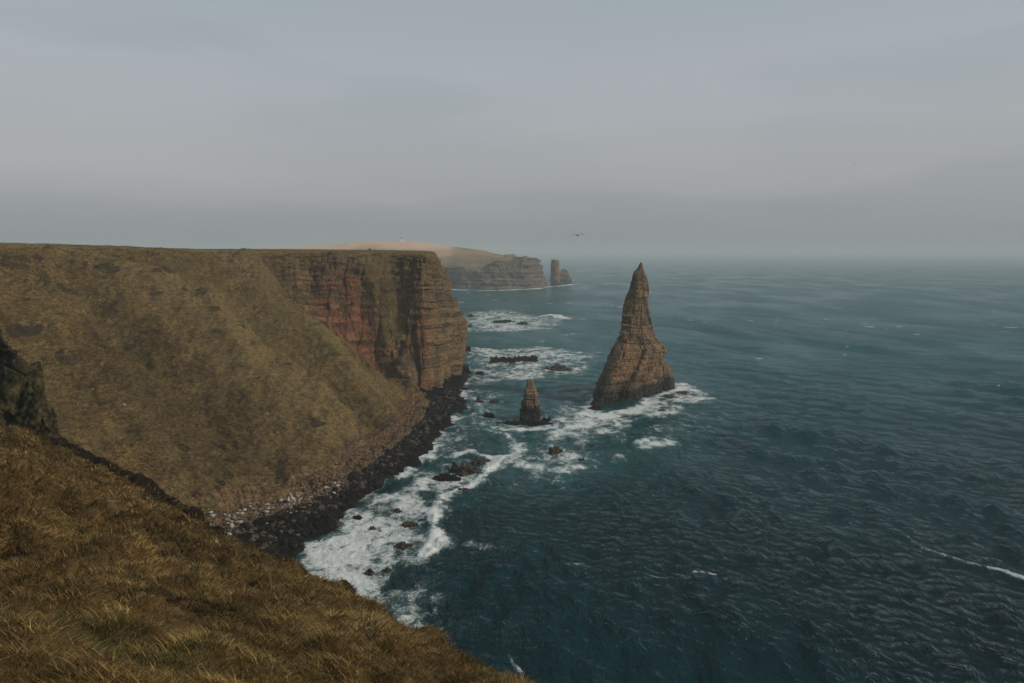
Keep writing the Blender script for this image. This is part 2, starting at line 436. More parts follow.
W = lambda px, py, z=0.0: at(px, py, z=z)
B_ = lambda px, py, Y: at(px, py, Y=Y)
ST_ = [
    station((-430, 60, 72), (-225, 95, 68), (-112, 135, 14), (-84, 138, 0)),
    station((-430, 260, 72), B_(-40, 241, 206), W(205, 498, 8), W(262, 570)),
    station((-430, 330, 71), B_(20, 243, 228), W(258, 487, 8), W(300, 546)),
    station((-430, 400, 70), B_(108, 245.5, 256), W(327, 467, 8), W(362, 497)),
    station((-420, 470, 69), B_(190, 248.5, 290), W(370, 437, 8), W(398, 472)),
    station((-400, 540, 68), B_(245, 250, 312), W(393, 420, 8), W(424, 448), C=B_(262, 275, 307)),
    station((-360, 620, 67), B_(300, 251, 326), W(402, 410, 7), W(440, 430), C=B_(299, 303, 317)),
    station((-330, 680, 66), B_(345, 251.5, 334), W(408, 402, 5), W(455, 413), C=B_(343, 342, 321)),
    station((-300, 740, 66), B_(395, 252, 340), W(413, 396, 3), W(462, 402), C=B_(388, 374, 326), M=B_(401, 386, 321), round_=0.9),
    station((-280, 790, 66), B_(423, 252, 336), W(429, 392, 2.5), W(455, 398), C=B_(424, 300, 333), M=B_(428, 350, 330), round_=2.0, bank=False),
    station((-270, 820, 66), B_(434, 252, 350), W(443, 385, 2), W(462, 388), C=B_(444, 290, 351), M=B_(452, 340, 350), round_=3.0, bank=False),
    station((-260, 850, 66), B_(439.5, 252, 374), (-26.5, 381, 3), (-23.5, 383, 0), C=(-31, 377, 42), M=(-23.8, 380, 25), round_=5.0, bank=False),
    station((-260, 900, 66), (-46, 425, 64.2), (-35, 430, 3), (-32, 431, 0), C=(-41, 427, 40), M=(-36.5, 429, 20), bank=False),
    station((-270, 1000, 66), (-82, 520, 64), (-68, 525, 3), (-65, 526, 0), bank=False),
    station((-330, 1100, 66), (-150, 700, 63), (-132, 706, 3), (-129, 707, 0), bank=False),
    station((-450, 1350, 66), (-230, 1130, 60), (-205, 1120, 3), (-200, 1118, 0), bank=False),
]
ST_ = np.array(ST_)
NS = len(ST_)
cols = []
for k in range(NS - 1):
    L = max(np.linalg.norm(ST_[k + 1, j] - ST_[k, j]) for j in (2, 4, 5))
    step = 0.55 if 1 <= k <= 11 else (0.9 if k == 0 else 3.0)
    n = max(8, int(L / step))
    cols.append(k + np.arange(n) / n)
S = np.concatenate(cols + [[NS - 1.0]])
prof = pchip(np.arange(NS), ST_, S)                     # (ns, 10, 3)
sub = [26, 14, 84, 92, 92, 12, 26, 22, 6]
T_ = np.concatenate([k + np.arange(n) / n for k, n in enumerate(sub)] + [[9.0]])
G = pchip(np.arange(10), np.swapaxes(prof, 0, 1), T_)   # (nt, ns, 3)
G = np.swapaxes(G, 0, 1)
N = grid_normals(G)
if N[len(S) // 2, len(T_) // 2, 2] < 0: N = -N
sg = np.broadcast_to(S[:, None], G.shape[:2]); tg = np.broadcast_to(T_[None], G.shape[:2])
arc = np.concatenate([[0], np.cumsum(np.linalg.norm(np.diff(prof[:, 4], axis=0), axis=1))])
ug = np.broadcast_to(arc[:, None], G.shape[:2])
big = fbm(G, 26, 4, 1)
rough = fbm(G, 5.5, 5, 2)
fine = fbm(G, 1.3, 3, 3)
cliff = sstep(4.9, 5.35, sg + 0.22 * rough) * sstep(3.06, 2.94, tg + 0.10 * big + 0.05 * rough) * sstep(1.98, 2.04, tg)
cliff = np.maximum(cliff, sstep(7.55, 7.85, sg + .1 * rough) * sstep(1.98, 2.04, tg) * sstep(5.9, 5.2, tg))
# rocks reach down the slope from the brink on the left of the cliff, in broken ribs
rib = sstep(0.12, 0.42, fbm(np.stack([ug, tg * 30, 0 * ug], -1), 15, 4, 7)) * sstep(4.1, 4.9, sg) * sstep(5.5, 5.0, sg) * sstep(2.0, 2.1, tg) * sstep(2.9, 2.4, tg)
cliff = np.maximum(cliff, 0.75 * rib)
strip = np.exp(-((sg + 0.05 * rough - (7.42 + 1.0 * (tg - 2.0))) / (0.30 - 0.06 * np.clip(tg - 2, 0, 2))) ** 4) * sstep(2.0, 2.06, tg) * sstep(2.85, 2.6, tg + .1 * rough)
bank = sstep(4.72, 4.92, tg + 0.12 * rough) * sstep(6.2, 6.0, tg) * sstep(0.5, 1.5, sg)
gp = sstep(0.12, 0.4, noise3(ug / 7.0, tg * 2.2, 0 * ug + 2.2) + 0.5 * (2.35 - tg) + 0.1 * rough) * sstep(3.0, 2.6, tg)
rock = np.clip(np.maximum(cliff * (1 - 0.97 * strip) * (1 - 0.9 * gp), bank * 0.9), 0, 1)
beach = sstep(5.75, 6.05, tg)
plat = sstep(2.0, 1.8, tg)
slope_w = sstep(1.8, 2.3, tg) * sstep(5.2, 4.6, tg)
amp = np.where(sg > 13, 3.0, 1.0)
cst, ctone = strata(ug, G[..., 2], 2, 1.7, 3.4, 0.05, True)
disp = cliff * (1 - 0.75 * strip) * amp * (1.25 * cst + 0.9 * rough + 0.3 * fine + 2.4 * noise3(ug / 10.0, G[..., 2] / 38.0, 0 * ug + 4.4) + 1.2 * noise3(ug / 4.2, G[..., 2] / 22.0, 0 * ug + 9.4)) \
    + bank * (0.8 * strata(ug, G[..., 2], 4, 0.7, 1.6, 0.02) + 1.2 * rough)
disp = disp + (1 - cliff) * slope_w * (3.2 * big + 1.1 * rough + 0.34 * fine)
tz = G[..., 2] / 2.6 + 0.9 * big + 0.5 * rough
saw = tz - np.floor(tz)
disp = disp + (1 - cliff) * slope_w * 0.55 * (sstep(0, 0.8, saw) - sstep(0.8, 1.0, saw)) * sstep(-0.3, 0.3, fbm(G, 18, 2, 77))
disp = disp - (1 - cliff) * slope_w * 8.0 * np.exp(-((sg - (3.75 + 0.28 * (tg - 2) + .2 * big)) / 0.42) ** 2) * sstep(2.1, 2.8, tg)
disp = disp + (1 - cliff) * slope_w * 6.0 * np.exp(-((sg - (2.7 + 0.3 * (tg - 2) + .2 * big)) / 0.3) ** 2) * sstep(2.2, 2.8, tg)
disp = disp - (1 - cliff) * slope_w * 6.0 * np.exp(-((sg - (2.05 + 0.15 * (tg - 2) + .2 * big)) / 0.3) ** 2) * sstep(2.2, 2.8, tg)
disp = disp + slope_w * (1 - cliff) * 0.5 * np.abs(fbm(G * np.array([1, 1, 2.2]), 3.2, 3, 19))
# hollows and low ribs running down the grass
flow = fbm(np.stack([ug + 6 * big, tg * 3.5, 0 * ug], -1), 17, 3, 9)
disp = disp + (1 - cliff) * slope_w * sstep(0.2, 1.5, sg) * 2.3 * flow
# recess of the red cleft and the tall dark joint on the headland
disp = disp - cliff * 3.2 * np.exp(-((sg - 7.35) / 0.55) ** 2) * sstep(2.1, 2.6, tg) * sstep(3.0, 2.8, tg) * amp
disp = disp - cliff * 2.4 * np.exp(-((sg - 8.6 - 0.03 * rough) / 0.10) ** 2) * sstep(2.7, 3.3, tg)
disp = disp + beach * (0.55 * np.abs(fbm(G, 2.6, 4, 5)) * 2 + 0.25 * fine + 1.5 * fbm(G, 10, 3, 15)) * sstep(9.0, 8.4, tg)
disp = disp + plat * (0.35 * rough + 0.6 * big) * 0.6
disp = disp - sstep(1.3, 1.95, tg) * sstep(2.5, 2.05, tg) * 1.3 * np.abs(noise3(ug / 8.0, 0 * ug, 0 * ug + 1.7) + 0.5 * noise3(ug / 2.5, 0 * ug, 0 * ug + 5.7))
gx_, gy_ = project(G)
spot = np.zeros_like(tg); pspot = np.zeros_like(tg)
fineg = sg[:, :] * 0 + fine
for (px, py, rp, kind) in [(45, 277, 5, 0), (66, 278, 6, 0), (84, 270, 4, 0), (98, 272, 7, 0), (110, 278, 6, 0), (72, 292, 4, 0), (14, 328, 9, 0), (30, 331, 8, 0), (182, 308, 6, 0), (191, 314, 6, 0), (234, 345, 6, 0),
                           (222, 303, 4, 0), (136, 331, 5, 0), (312, 434, 6, 0), (268, 350, 8, 0), (200, 292, 4, 0), (166, 268, 4, 0), (152, 396, 6, 0), (116, 300, 3, 0), (290, 350, 5, 0), (205, 330, 4, 0), (238, 262, 9, 1), (246, 276, 8, 1), (228, 256, 6, 1), (276, 336, 7, 2), (322, 352, 5, 2), (262, 268, 7, 1), (60, 352, 4, 0), (20, 262, 4, 0), (150, 290, 4, 0), (300, 395, 5, 0)]:
    dpx = (gx_ - px) ** 2 + (gy_ - py) ** 2 + np.where((tg > 1.9) & (tg < 5.0), 0, 1e9)
    q = np.unravel_index(np.argmin(dpx), dpx.shape); c = G[q]; rw = rp * c[1] / FPX
    dq = np.linalg.norm(G - c, axis=-1) / rw
    v = np.exp(-dq ** 2)
    if kind == 0: spot = np.maximum(spot, v); disp = disp + 0.5 * v * fine
    elif kind == 1: rock = np.maximum(rock, 0.8 * v); disp = disp + v * (0.6 * strata(ug, G[..., 2], 31, 1.0, 2.2, 0.05))
    else: pspot = np.maximum(pspot, v)
G2 = G + N * disp[..., None]
red = cliff * np.exp(-((sg - 7.2) / 0.85) ** 2) * sstep(2.1, 2.5, tg + .3 * rough) + 0.55 * bank * sstep(3.4, 4.6, sg) * sstep(8.5, 7.5, sg)
red = np.maximum(red, 0.6 * cliff * np.exp(-((sg - 8.95) / 0.3) ** 2) * sstep(2.8, 3.3, tg))
red = np.maximum(red, 0.45 * cliff * np.exp(-((sg - 6.1) / 0.4) ** 2) * sstep(0.0, 0.5, rough))
red = np.clip(red, 0, 1)
wet = sstep(6.35, 6.7, tg + 0.25 * rough + 0.28 * big) * sstep(2.0, 3.0, sg)
wet = np.maximum(wet, sstep(6.75, 7.1, tg + .2 * rough) * sstep(3.0, 2.0, sg))
wet = np.maximum(wet, sstep(4.6, 2.6, G2[..., 2] + 1.3 * rough) * sstep(8.2, 8.8, sg) * sstep(3, 3.5, tg))
pale_m = 0.8 * pspot + sstep(5.9, 6.1, tg) * sstep(7.0, 6.7, tg) * sstep(0.6, 1.0, sg) * sstep(3.6, 3.2, sg) * 0.5
scar = 0.10 * np.exp(-((sg - 1.5) / 1.2) ** 2) * sstep(2.0, 2.2, tg) * sstep(3.2, 2.7, tg) + 0.05 * np.exp(-((sg - 3.6) / 1.2) ** 2) * sstep(3.3, 2.8, tg) + 0.34 * spot - 0.25 * plat - 0.3 * beach - 0.3 * cliff
hollow = np.exp(-((sg - (3.75 + 0.28 * (tg - 2) + .2 * big)) / 0.5) ** 2)
green = (np.maximum(hollow, 0.5 * sstep(4.0, 4.6, sg)) * 0.95 + 0.12) * (1 - 0.8 * plat) * (1 - 0.7 * strip)
straw_relief = sstep(0.0, 1.0, np.exp(-((sg - (2.7 + 0.3 * (tg - 2) + .2 * big)) / 0.35) ** 2) + 0.8 * np.exp(-((sg - (4.55 + 0.3 * (tg - 2) + .2 * big)) / 0.3) ** 2) + 0.5 * big + 0.7 * strip)  # straw grass on ridges, also painting in relief the even sun hides
dusk = sstep(0.15, 0.9, np.exp(-((sg - 1.9) / 1.0) ** 2) * sstep(2.9, 3.5, tg) * sstep(5.2, 4.6, tg) + 0.6 * rough)
olive = cliff * np.clip(sstep(2.6, 2.25, tg + .25 * rough + .2 * big) * 0.8 + 0.5 * sstep(6.6, 5.6, sg) + 0.4 * np.exp(-((sg - 9.6) / .35) ** 2) * sstep(3.6, 3.0, tg), 0, 1)
attrs = dict(tone=ctone, straw_relief=straw_relief, peat=dusk, olive=olive, rock=rock, red=red, wet=wet, green=green, pale=pale_m, scar=scar)
hill = link('cliff', mesh_from('hillside', G2, grid_faces(len(S), len(T_)), M_LAND, {k: v.ravel() for k, v in attrs.items()}), 'structure')

# ------------------------------------------------------------------ dark crag at the left, a spur of the near side
rid = [B_(-120, 245, 112), B_(-50, 290, 106), B_(0, 333, 100), B_(26, 374, 95), B_(44, 412, 90), B_(60, 456, 85), B_(82, 525, 80), B_(130, 620, 76)]
rid = np.array(rid)
sp = []
for k, r in enumerate(rid):
    sp.append([r + (-6, 30, -50), r + (-1.5, 7, -11), r + (0.1, 1.2, -1.0), r, r + (-1.6, -2.2, -3.2), r + (-5, -8, -15), r + (-10, -18, -38)])
sp = np.array(sp)
us = np.linspace(0, len(rid) - 1, 260); vs = np.linspace(0, 6, 220)
SG = pchip(np.arange(len(rid)), sp, us); SG = np.swapaxes(pchip(np.arange(7), np.swapaxes(SG, 0, 1), vs), 0, 1)
SN = grid_normals(SG)
if SN[130, 180, 1] > 0: SN = -SN
vg = np.broadcast_to(vs[None], SG.shape[:2])
r1 = fbm(SG, 6, 5, 11); r2 = fbm(SG, 1.6, 4, 12)
SG = SG + SN * (0.7 * r1 + 0.4 * r2 + 0.9 * strata(us[:, None] * 9 + 0 * vg, SG[..., 2], 9, 1.3, 1.8, 0.25))[..., None]
z0 = np.zeros(SG.shape[:2])
link('rocky_slope', mesh_from('crag', SG, grid_faces(*SG.shape[:2]), M_CRAG), 'structure')

# ------------------------------------------------------------------ foreground grassy bank
kp = [(-330, 330, 70), (-150, 380, 58), (0, 429, 48), (70, 458, 41), (150, 503, 33), (215, 538, 27.5), (300, 573, 22), (360, 604, 18.5), (430, 642, 15), (480, 670, 12.8), (520, 690, 11.2), (600, 740, 8.8), (760, 840, 6.6)]
k2 = [(-330, 322, 76), (-150, 372, 63), (0, 425, 52), (64, 442, 45.5), (150, 486, 37), (213, 529, 30.8), (300, 572, 23.6), (360, 606, 19.6), (430, 645, 15.9), (480, 674, 13.6), (520, 695, 11.9), (600, 747, 9.5), (760, 850, 7.2)]
Bk = np.array([B_(*k) for k in kp]); B2 = np.array([B_(*k) for k in k2])
nk = len(Bk)
inner = []
for k in range(nk):
    t = k / (nk - 1)
    inner.append((-9 + 10 * t, 4.6 - 2.6 * t, 61.9 + 0.9 * t))
inner = np.array(inner)
rows = [inner + np.array([-3, -14, 3.0]), inner, lerp(inner, Bk, 0.5) + (0, 0, -0.25), Bk]
tang = np.gradient(Bk, axis=0)[:, :2]; tang /= np.linalg.norm(tang, axis=1)[:, None]
outn = np.stack([-tang[:, 1], tang[:, 0], 0 * tang[:, 0]], -1)
outn *= np.sign(outn[:, :1])
down = lambda d, z: B2 + outn * d + np.array([0, 0, z])
rows += [B2, down(1.6, -1.7), down(9, -15), down(22, -36), down(36, -75)]
RW = np.array(rows)                                     # (9, nk, 3)
un = np.linspace(0, nk - 1, 520)
vn = np.concatenate([np.linspace(0, 1, 30)[:-1], np.linspace(1, 3, 240)[:-1], np.linspace(3, 5, 50)[:-1], np.linspace(5, 8, 60)])
FG = pchip(np.arange(nk), np.swapaxes(RW, 0, 1), un); FG = np.swapaxes(pchip(np.arange(9), np.swapaxes(FG, 0, 1), vn), 0, 1)
FN = grid_normals(FG)
if FN[200, 100, 2] < 0: FN = -FN
vg = np.broadcast_to(vn[None], FG.shape[:2]); ug2 = np.broadcast_to(un[:, None], FG.shape[:2])
dist = np.linalg.norm(FG - np.array([0, 0, H]), axis=-1)

def tussock(P, cellsz, seed):
    # nearest tussock: returns unit vector away from its centre, distance, id
    gx = np.floor(P[..., 0] / cellsz); gy = np.floor(P[..., 1] / cellsz)
    best = np.full(gx.shape, 1e9); bx = np.zeros_like(best); by = np.zeros_like(best); bid = np.zeros_like(best)
    for i in (-1, 0, 1):
        for j in (-1, 0, 1):
            cx_ = gx + i; cy_ = gy + j; h1 = hash1(cx_ * 1.37 + cy_ * 91.7, seed); h2 = hash1(cx_ * 3.11 + cy_ * 57.3, seed + 1)
            dx_ = P[..., 0] - (cx_ + h1) * cellsz; dy_ = P[..., 1] - (cy_ + h2) * cellsz
            d_ = np.hypot(dx_, dy_); m_ = d_ < best
            best = np.where(m_, d_, best); bx = np.where(m_, dx_, bx); by = np.where(m_, dy_, by); bid = np.where(m_, h1 + 7 * h2, bid)
    return bx, by, best / cellsz, bid


TZ = 0.85
_, _, tdist, tid = tussock(FG, TZ, 5)
dome = np.clip(1 - (tdist / 0.62) ** 2, 0, 1) * (0.4 + 0.9 * hash1(tid * 13.7, 2))
hum = fbm(FG, 4.5, 3, 21); tus = np.abs(fbm(FG, 1.5, 3, 22)); tt = fbm(FG, 0.5, 2, 23)
ed = sstep(2.5, 3.1, vg)
FD = np.clip(dist / 20, 0.35, 1.2) * (0.5 * hum * (1 - 0.85 * sstep(1.8, 2.9, vg)) + 0.3 * (tus - 0.3)) + 0.05 * tt + 0.30 * np.clip(dist / 14, 0.55, 1.5) * (dome - 0.4) * (1 - 0.45 * sstep(2.2, 3.0, vg))
heath = sstep(3.15, 3.4, vg + 0.22 * hum) * sstep(6.6, 5.6, ug2) * sstep(2.0, 2.9, ug2)
heath = np.maximum(heath, 0.8 * sstep(3.3, 3.8, vg))
FD = FD + heath * sstep(3, 3.5, vg) * (0.28 * fbm(FG, 2.6, 3, 24) + 0.25 * fbm(FG, .8, 2, 25)) * np.clip(dist / 30, 0.2, 1)
FD = FD * (1 - 0.85 * sstep(3.7, 4.7, vg)) * (1 - sstep(5.0, 6.0, vg)) + sstep(5.8, 6.6, vg) * 1.5 * fbm(FG, 7, 4, 26)
FG2 = FG + FN * FD[..., None]
link('ground', mesh_from('bank', FG2, grid_faces(*FG2.shape[:2]), M_BANK, dict(heather=heath.ravel())), 'structure')


def blades(P, Nn, lean, length, width, tint, name, label_kind=True, nseg=3):
    """many bent grass blades in one mesh"""
    n = len(P)
    up = Nn * 0.55 + np.array([0, 0, 0.45])
    up = up / np.linalg.norm(up, axis=1)[:, None]
    side = np.cross(lean, up); side /= np.linalg.norm(side, axis=1)[:, None] + 1e-9
    ang = RNG.uniform(-1, 1, n)[:, None] * 1.1
    side = side * np.cos(ang) + np.cross(up, side) * np.sin(ang)
    V = []
    pos = P.copy(); bend = RNG.uniform(0.35, 1.0, n)
    for j in range(nseg + 1):
        w = width * (1 - j / nseg) ** 0.8
        if j == nseg:
            V.append(pos[:, None])
        else:
            V.append(np.stack([pos - side * w[:, None] / 2, pos + side * w[:, None] / 2], 1))
        th = 0.6 + bend * (j + 0.5) / nseg * 1.4
        d = up * np.cos(th)[:, None] + lean * np.sin(th)[:, None]
        pos = pos + d * (length / nseg)[:, None]
    V = np.concatenate(V, 1)                            # n, 2*nseg+1, 3
    m = 2 * nseg + 1
    tri = []
    for j in range(nseg - 1):
        a = 2 * j
        tri += [(a, a + 1, a + 3), (a, a + 3, a + 2)]
    a = 2 * (nseg - 1); tri.append((a, a + 1, a + 2))
    F = (np.arange(n)[:, None, None] * m + np.array(tri)[None]).reshape(-1, 3)
    tn = np.repeat(tint[:, None], m, 1)
    return mesh_from(name, V, F, M_BLADE, dict(tint=tn.reshape(-1, 3)))


# sample the bank, denser near the viewer
vis = (vg[:-1, :-1] > 0.9) & (vg[:-1, :-1] < 4.6)
e1 = FG2[1:, :-1] - FG2[:-1, :-1]; e2 = FG2[:-1, 1:] - FG2[:-1, :-1]
area = np.linalg.norm(np.cross(e1, e2), axis=-1)
dd = dist[:-1, :-1]
wgt = np.where(vis, area / np.maximum(dd, 5.0) ** 1.75, 0).ravel()
NB = 600000
ci = RNG.choice(len(wgt), NB, p=wgt / wgt.sum())
ii, jj = np.unravel_index(ci, vis.shape)
ra, rb = RNG.random((2, NB, 1))
Pb = FG2[ii, jj] + e1[ii, jj] * ra + e2[ii, jj] * rb
Nb = FN[ii, jj]; hb = heath[ii, jj]; db = np.linalg.norm(Pb - np.array([0, 0, H]), axis=1)
tbx, tby, tbd, tbi = tussock(Pb, TZ, 5)
az = 0.7 + 1.6 * fbm(Pb, 3.0, 2, 31)
lean = np.stack([0.55 * np.cos(az) + 1.7 * tbx / TZ + RNG.normal(0, 0.5, NB), -0.55 * np.sin(az) + 1.7 * tby / TZ + RNG.normal(0, 0.5, NB), 0 * az], 1)
lean = lean - Nb * (lean * Nb).sum(1)[:, None]; lean /= np.linalg.norm(lean, axis=1)[:, None]
patch = fbm(Pb, 1.6, 3, 32); patch2 = fbm(Pb, 5.0, 3, 33)
ln = (0.09 + 0.17 * RNG.random(NB) ** 1.6) * (1 + 0.5 * patch) * np.where(hb > .5, 0.6, 1.0) * np.clip(0.6 + db / 26, 0.7, 1.5)
wd = np.maximum(0.0034, 0.52 * db / FPX) * RNG.uniform(0.7, 1.5, NB)
r = RNG.random(NB)
straw = np.array([0.36, 0.265, 0.125]); tan = np.array([0.275, 0.178, 0.062]); brown = np.array([0.10, 0.066, 0.027]); olive = np.array([0.085, 0.095, 0.028]); dkh = np.array([0.034, 0.024, 0.014])
tint = np.where((r < 0.14)[:, None], straw, np.where((r < 0.62)[:, None], tan, brown))
tint = tint * np.clip(1 + 0.85 * patch2 + 0.5 * patch + 0.7 * (hash1(tbi * 5.1, 3) - 0.5), 0.25, 1.8)[:, None] * RNG.uniform(0.7, 1.25, NB)[:, None]
nearg = sstep(13, 7, db) * 0.45 + 0.08
gm = sstep(-0.05, 0.5, fbm(Pb, 2.2, 3, 34) + 0.25 * (nearg - 0.2)) * nearg * 1.6 > RNG.random(NB)
tint = np.where(gm[:, None], olive * RNG.uniform(0.6, 1.5, NB)[:, None], tint)
tint = np.where((hb > 0.45)[:, None] & (RNG.random(NB) < 0.66)[:, None], dkh * RNG.uniform(0.6, 1.8, NB)[:, None], tint)
link('grass', blades(Pb, Nb, lean, ln, wd, tint, 'grass'), 'stuff', 'long straw coloured windblown grass covering the near slope', 'grass')

# short tussocks over the far slope
e1 = G2[1:, :-1] - G2[:-1, :-1]; e2 = G2[:-1, 1:] - G2[:-1, :-1]
area = np.linalg.norm(np.cross(e1, e2), axis=-1)
c_ = lambda a: a[:-1, :-1]
keep = (c_(tg) > 1.9) & (c_(tg) < 5.05) & (c_(sg) < 9.0) & (c_(rock) < 0.45) & (c_(spot) < 0.3)
keep |= (c_(tg) > 1.5) & (c_(tg) <= 1.95) & (c_(sg) < 12.5)
wgt = np.where(keep & (RNG.random(keep.shape) > 0.0), area, 0).ravel()
NT_ = 300000
ci = RNG.choice(len(wgt), NT_, p=wgt / wgt.sum()); ii, jj = np.unravel_index(ci, keep.shape)
ra, rb = RNG.random((2, NT_, 1))
Pt = G2[ii, jj] + e1[ii, jj] * ra + e2[ii, jj] * rb; Nt = N[ii, jj]
dn = np.stack([Nt[:, 0] + RNG.normal(0, 0.45, NT_), Nt[:, 1] + RNG.normal(0, 0.45, NT_), -0.6 + 0 * Nt[:, 0]], 1)
dn = dn - Nt * (dn * Nt).sum(1)[:, None]; dn /= np.linalg.norm(dn, axis=1)[:, None]
pa = fbm(Pt, 3.2, 3, 81); pb = fbm(Pt, 13, 3, 82); pc = fbm(Pt * np.array([0.5, 0.5, 2.0]), 2.4, 3, 83)
gold = np.array([0.33, 0.203, 0.056]); strw = np.array([0.40, 0.285, 0.11]); umb = np.array([0.085, 0.053, 0.021]); olv = np.array([0.088, 0.080, 0.024])
w1 = np.clip(0.30 + 0.55 * pa + 0.5 * pc + 0.55 * straw_relief[ii, jj] - 0.5 * dusk[ii, jj], 0, 1)[:, None]
w2 = np.clip(0.22 - 0.8 * pa - 0.6 * pb + 0.75 * dusk[ii, jj] - 0.3 * straw_relief[ii, jj], 0, 0.92)[:, None]
w3 = np.clip(0.55 * green[ii, jj] * sstep(-0.25, 0.45, pb + 0.4 * pa), 0, 0.8)[:, None]
tt_ = gold + (strw - gold) * w1; tt_ = tt_ + (umb - tt_) * w2; tt_ = tt_ + (olv - tt_) * w3
tt_ = tt_ * RNG.uniform(0.68, 1.5, NT_)[:, None] * np.where(RNG.random(NT_) < 0.07, 0.35, 1.0)[:, None]
dtt = np.linalg.norm(Pt - np.array([0, 0, H]), axis=1) / 250
link('grass', blades(Pt, Nt, dn, (0.30 + 0.45 * RNG.random(NT_)) * (1 + 0.5 * pa), 0.13 * dtt * RNG.uniform(0.7, 1.5, NT_), tt_, 'hill grass'), 'stuff', 'golden brown tussock grass covering the big slope above the beach', 'grass')

# ------------------------------------------------------------------ far headland
fs = []
for px, Yb, ct, sl, hz in [(250, 1500, 30, 50, 66), (310, 1450, 34, 50, 72), (360, 1400, 36, 52, 81), (402, 1350, 36, 50, 83), (440, 1290, 34, 45, 75), (462, 1262, 35, 50, 68), (482, 1258, 37, 52, 63), (500, 1255, 46, 51, 58),
                           (522, 1258, 50, 51.5, 54), (538, 1275, 51, 52, 52.5), (543.5, 1300, 50, 51.5, 51.5), (546, 1335, 30, 31, 48), (541, 1400, 46, 47, 46), (530, 1560, 44, 46, 46)]:
    x = (px - 512) / FPX * Yb
    dx = -0.35 if px > 530 else -0.05
    fs.append([(x + 2, Yb - 12, -4), (x, Yb, 0.5), (x + dx * 10, Yb + 7, ct * 0.55), (x + dx * 40, Yb + 16, ct), (x + dx * 150, Yb + 90, sl), ((px - 512 - (8 if px > 490 else 0) - (25 if px > 535 else 0)) / FPX * (Yb + 330), Yb + 330, hz), ((px - 512 - (50 if px > 500 else 0)) / FPX * (Yb + 520), Yb + 520, hz - 14)])
fs = np.array(fs)
uf = np.linspace(0, len(fs) - 1, 420); vf = np.concatenate([np.linspace(0, 3, 90)[:-1], np.linspace(3, 6, 90)])
HG = pchip(np.arange(len(fs)), fs, uf); HG = np.swapaxes(pchip(np.arange(7), np.swapaxes(HG, 0, 1), vf), 0, 1)
HN = grid_normals(HG)
if HN[200, 120, 2] < 0: HN = -HN
vg = np.broadcast_to(vf[None], HG.shape[:2]); ugf = np.broadcast_to(uf[:, None], HG.shape[:2])
rk = sstep(3.25, 2.9, vg + .2 * fbm(HG, 30, 3, 42)); rk = np.maximum(rk, sstep(6.5, 7.2, ugf) * sstep(3.6, 3.0, vg))
hd = rk * (3.2 * strata(HG[..., 0] + 0 * vg, HG[..., 2], 21, 4.0, 12, 0.02) + 5 * fbm(HG, 35, 4, 41)) + (1 - rk) * 4.0 * fbm(HG, 90, 4, 43)
pk = sstep(4.1, 4.7, vg + 0.15 * fbm(HG, 60, 3, 44)) * sstep(5.0, 4.2, ugf)  # hilltop area that gets the painted sunlit pink
HG2 = HG + HN * hd[..., None]
link('headland', mesh_from('headland', HG2, grid_faces(*HG2.shape[:2]), M_FAR, dict(rock=rk.ravel(), pink=pk.ravel())), 'structure')


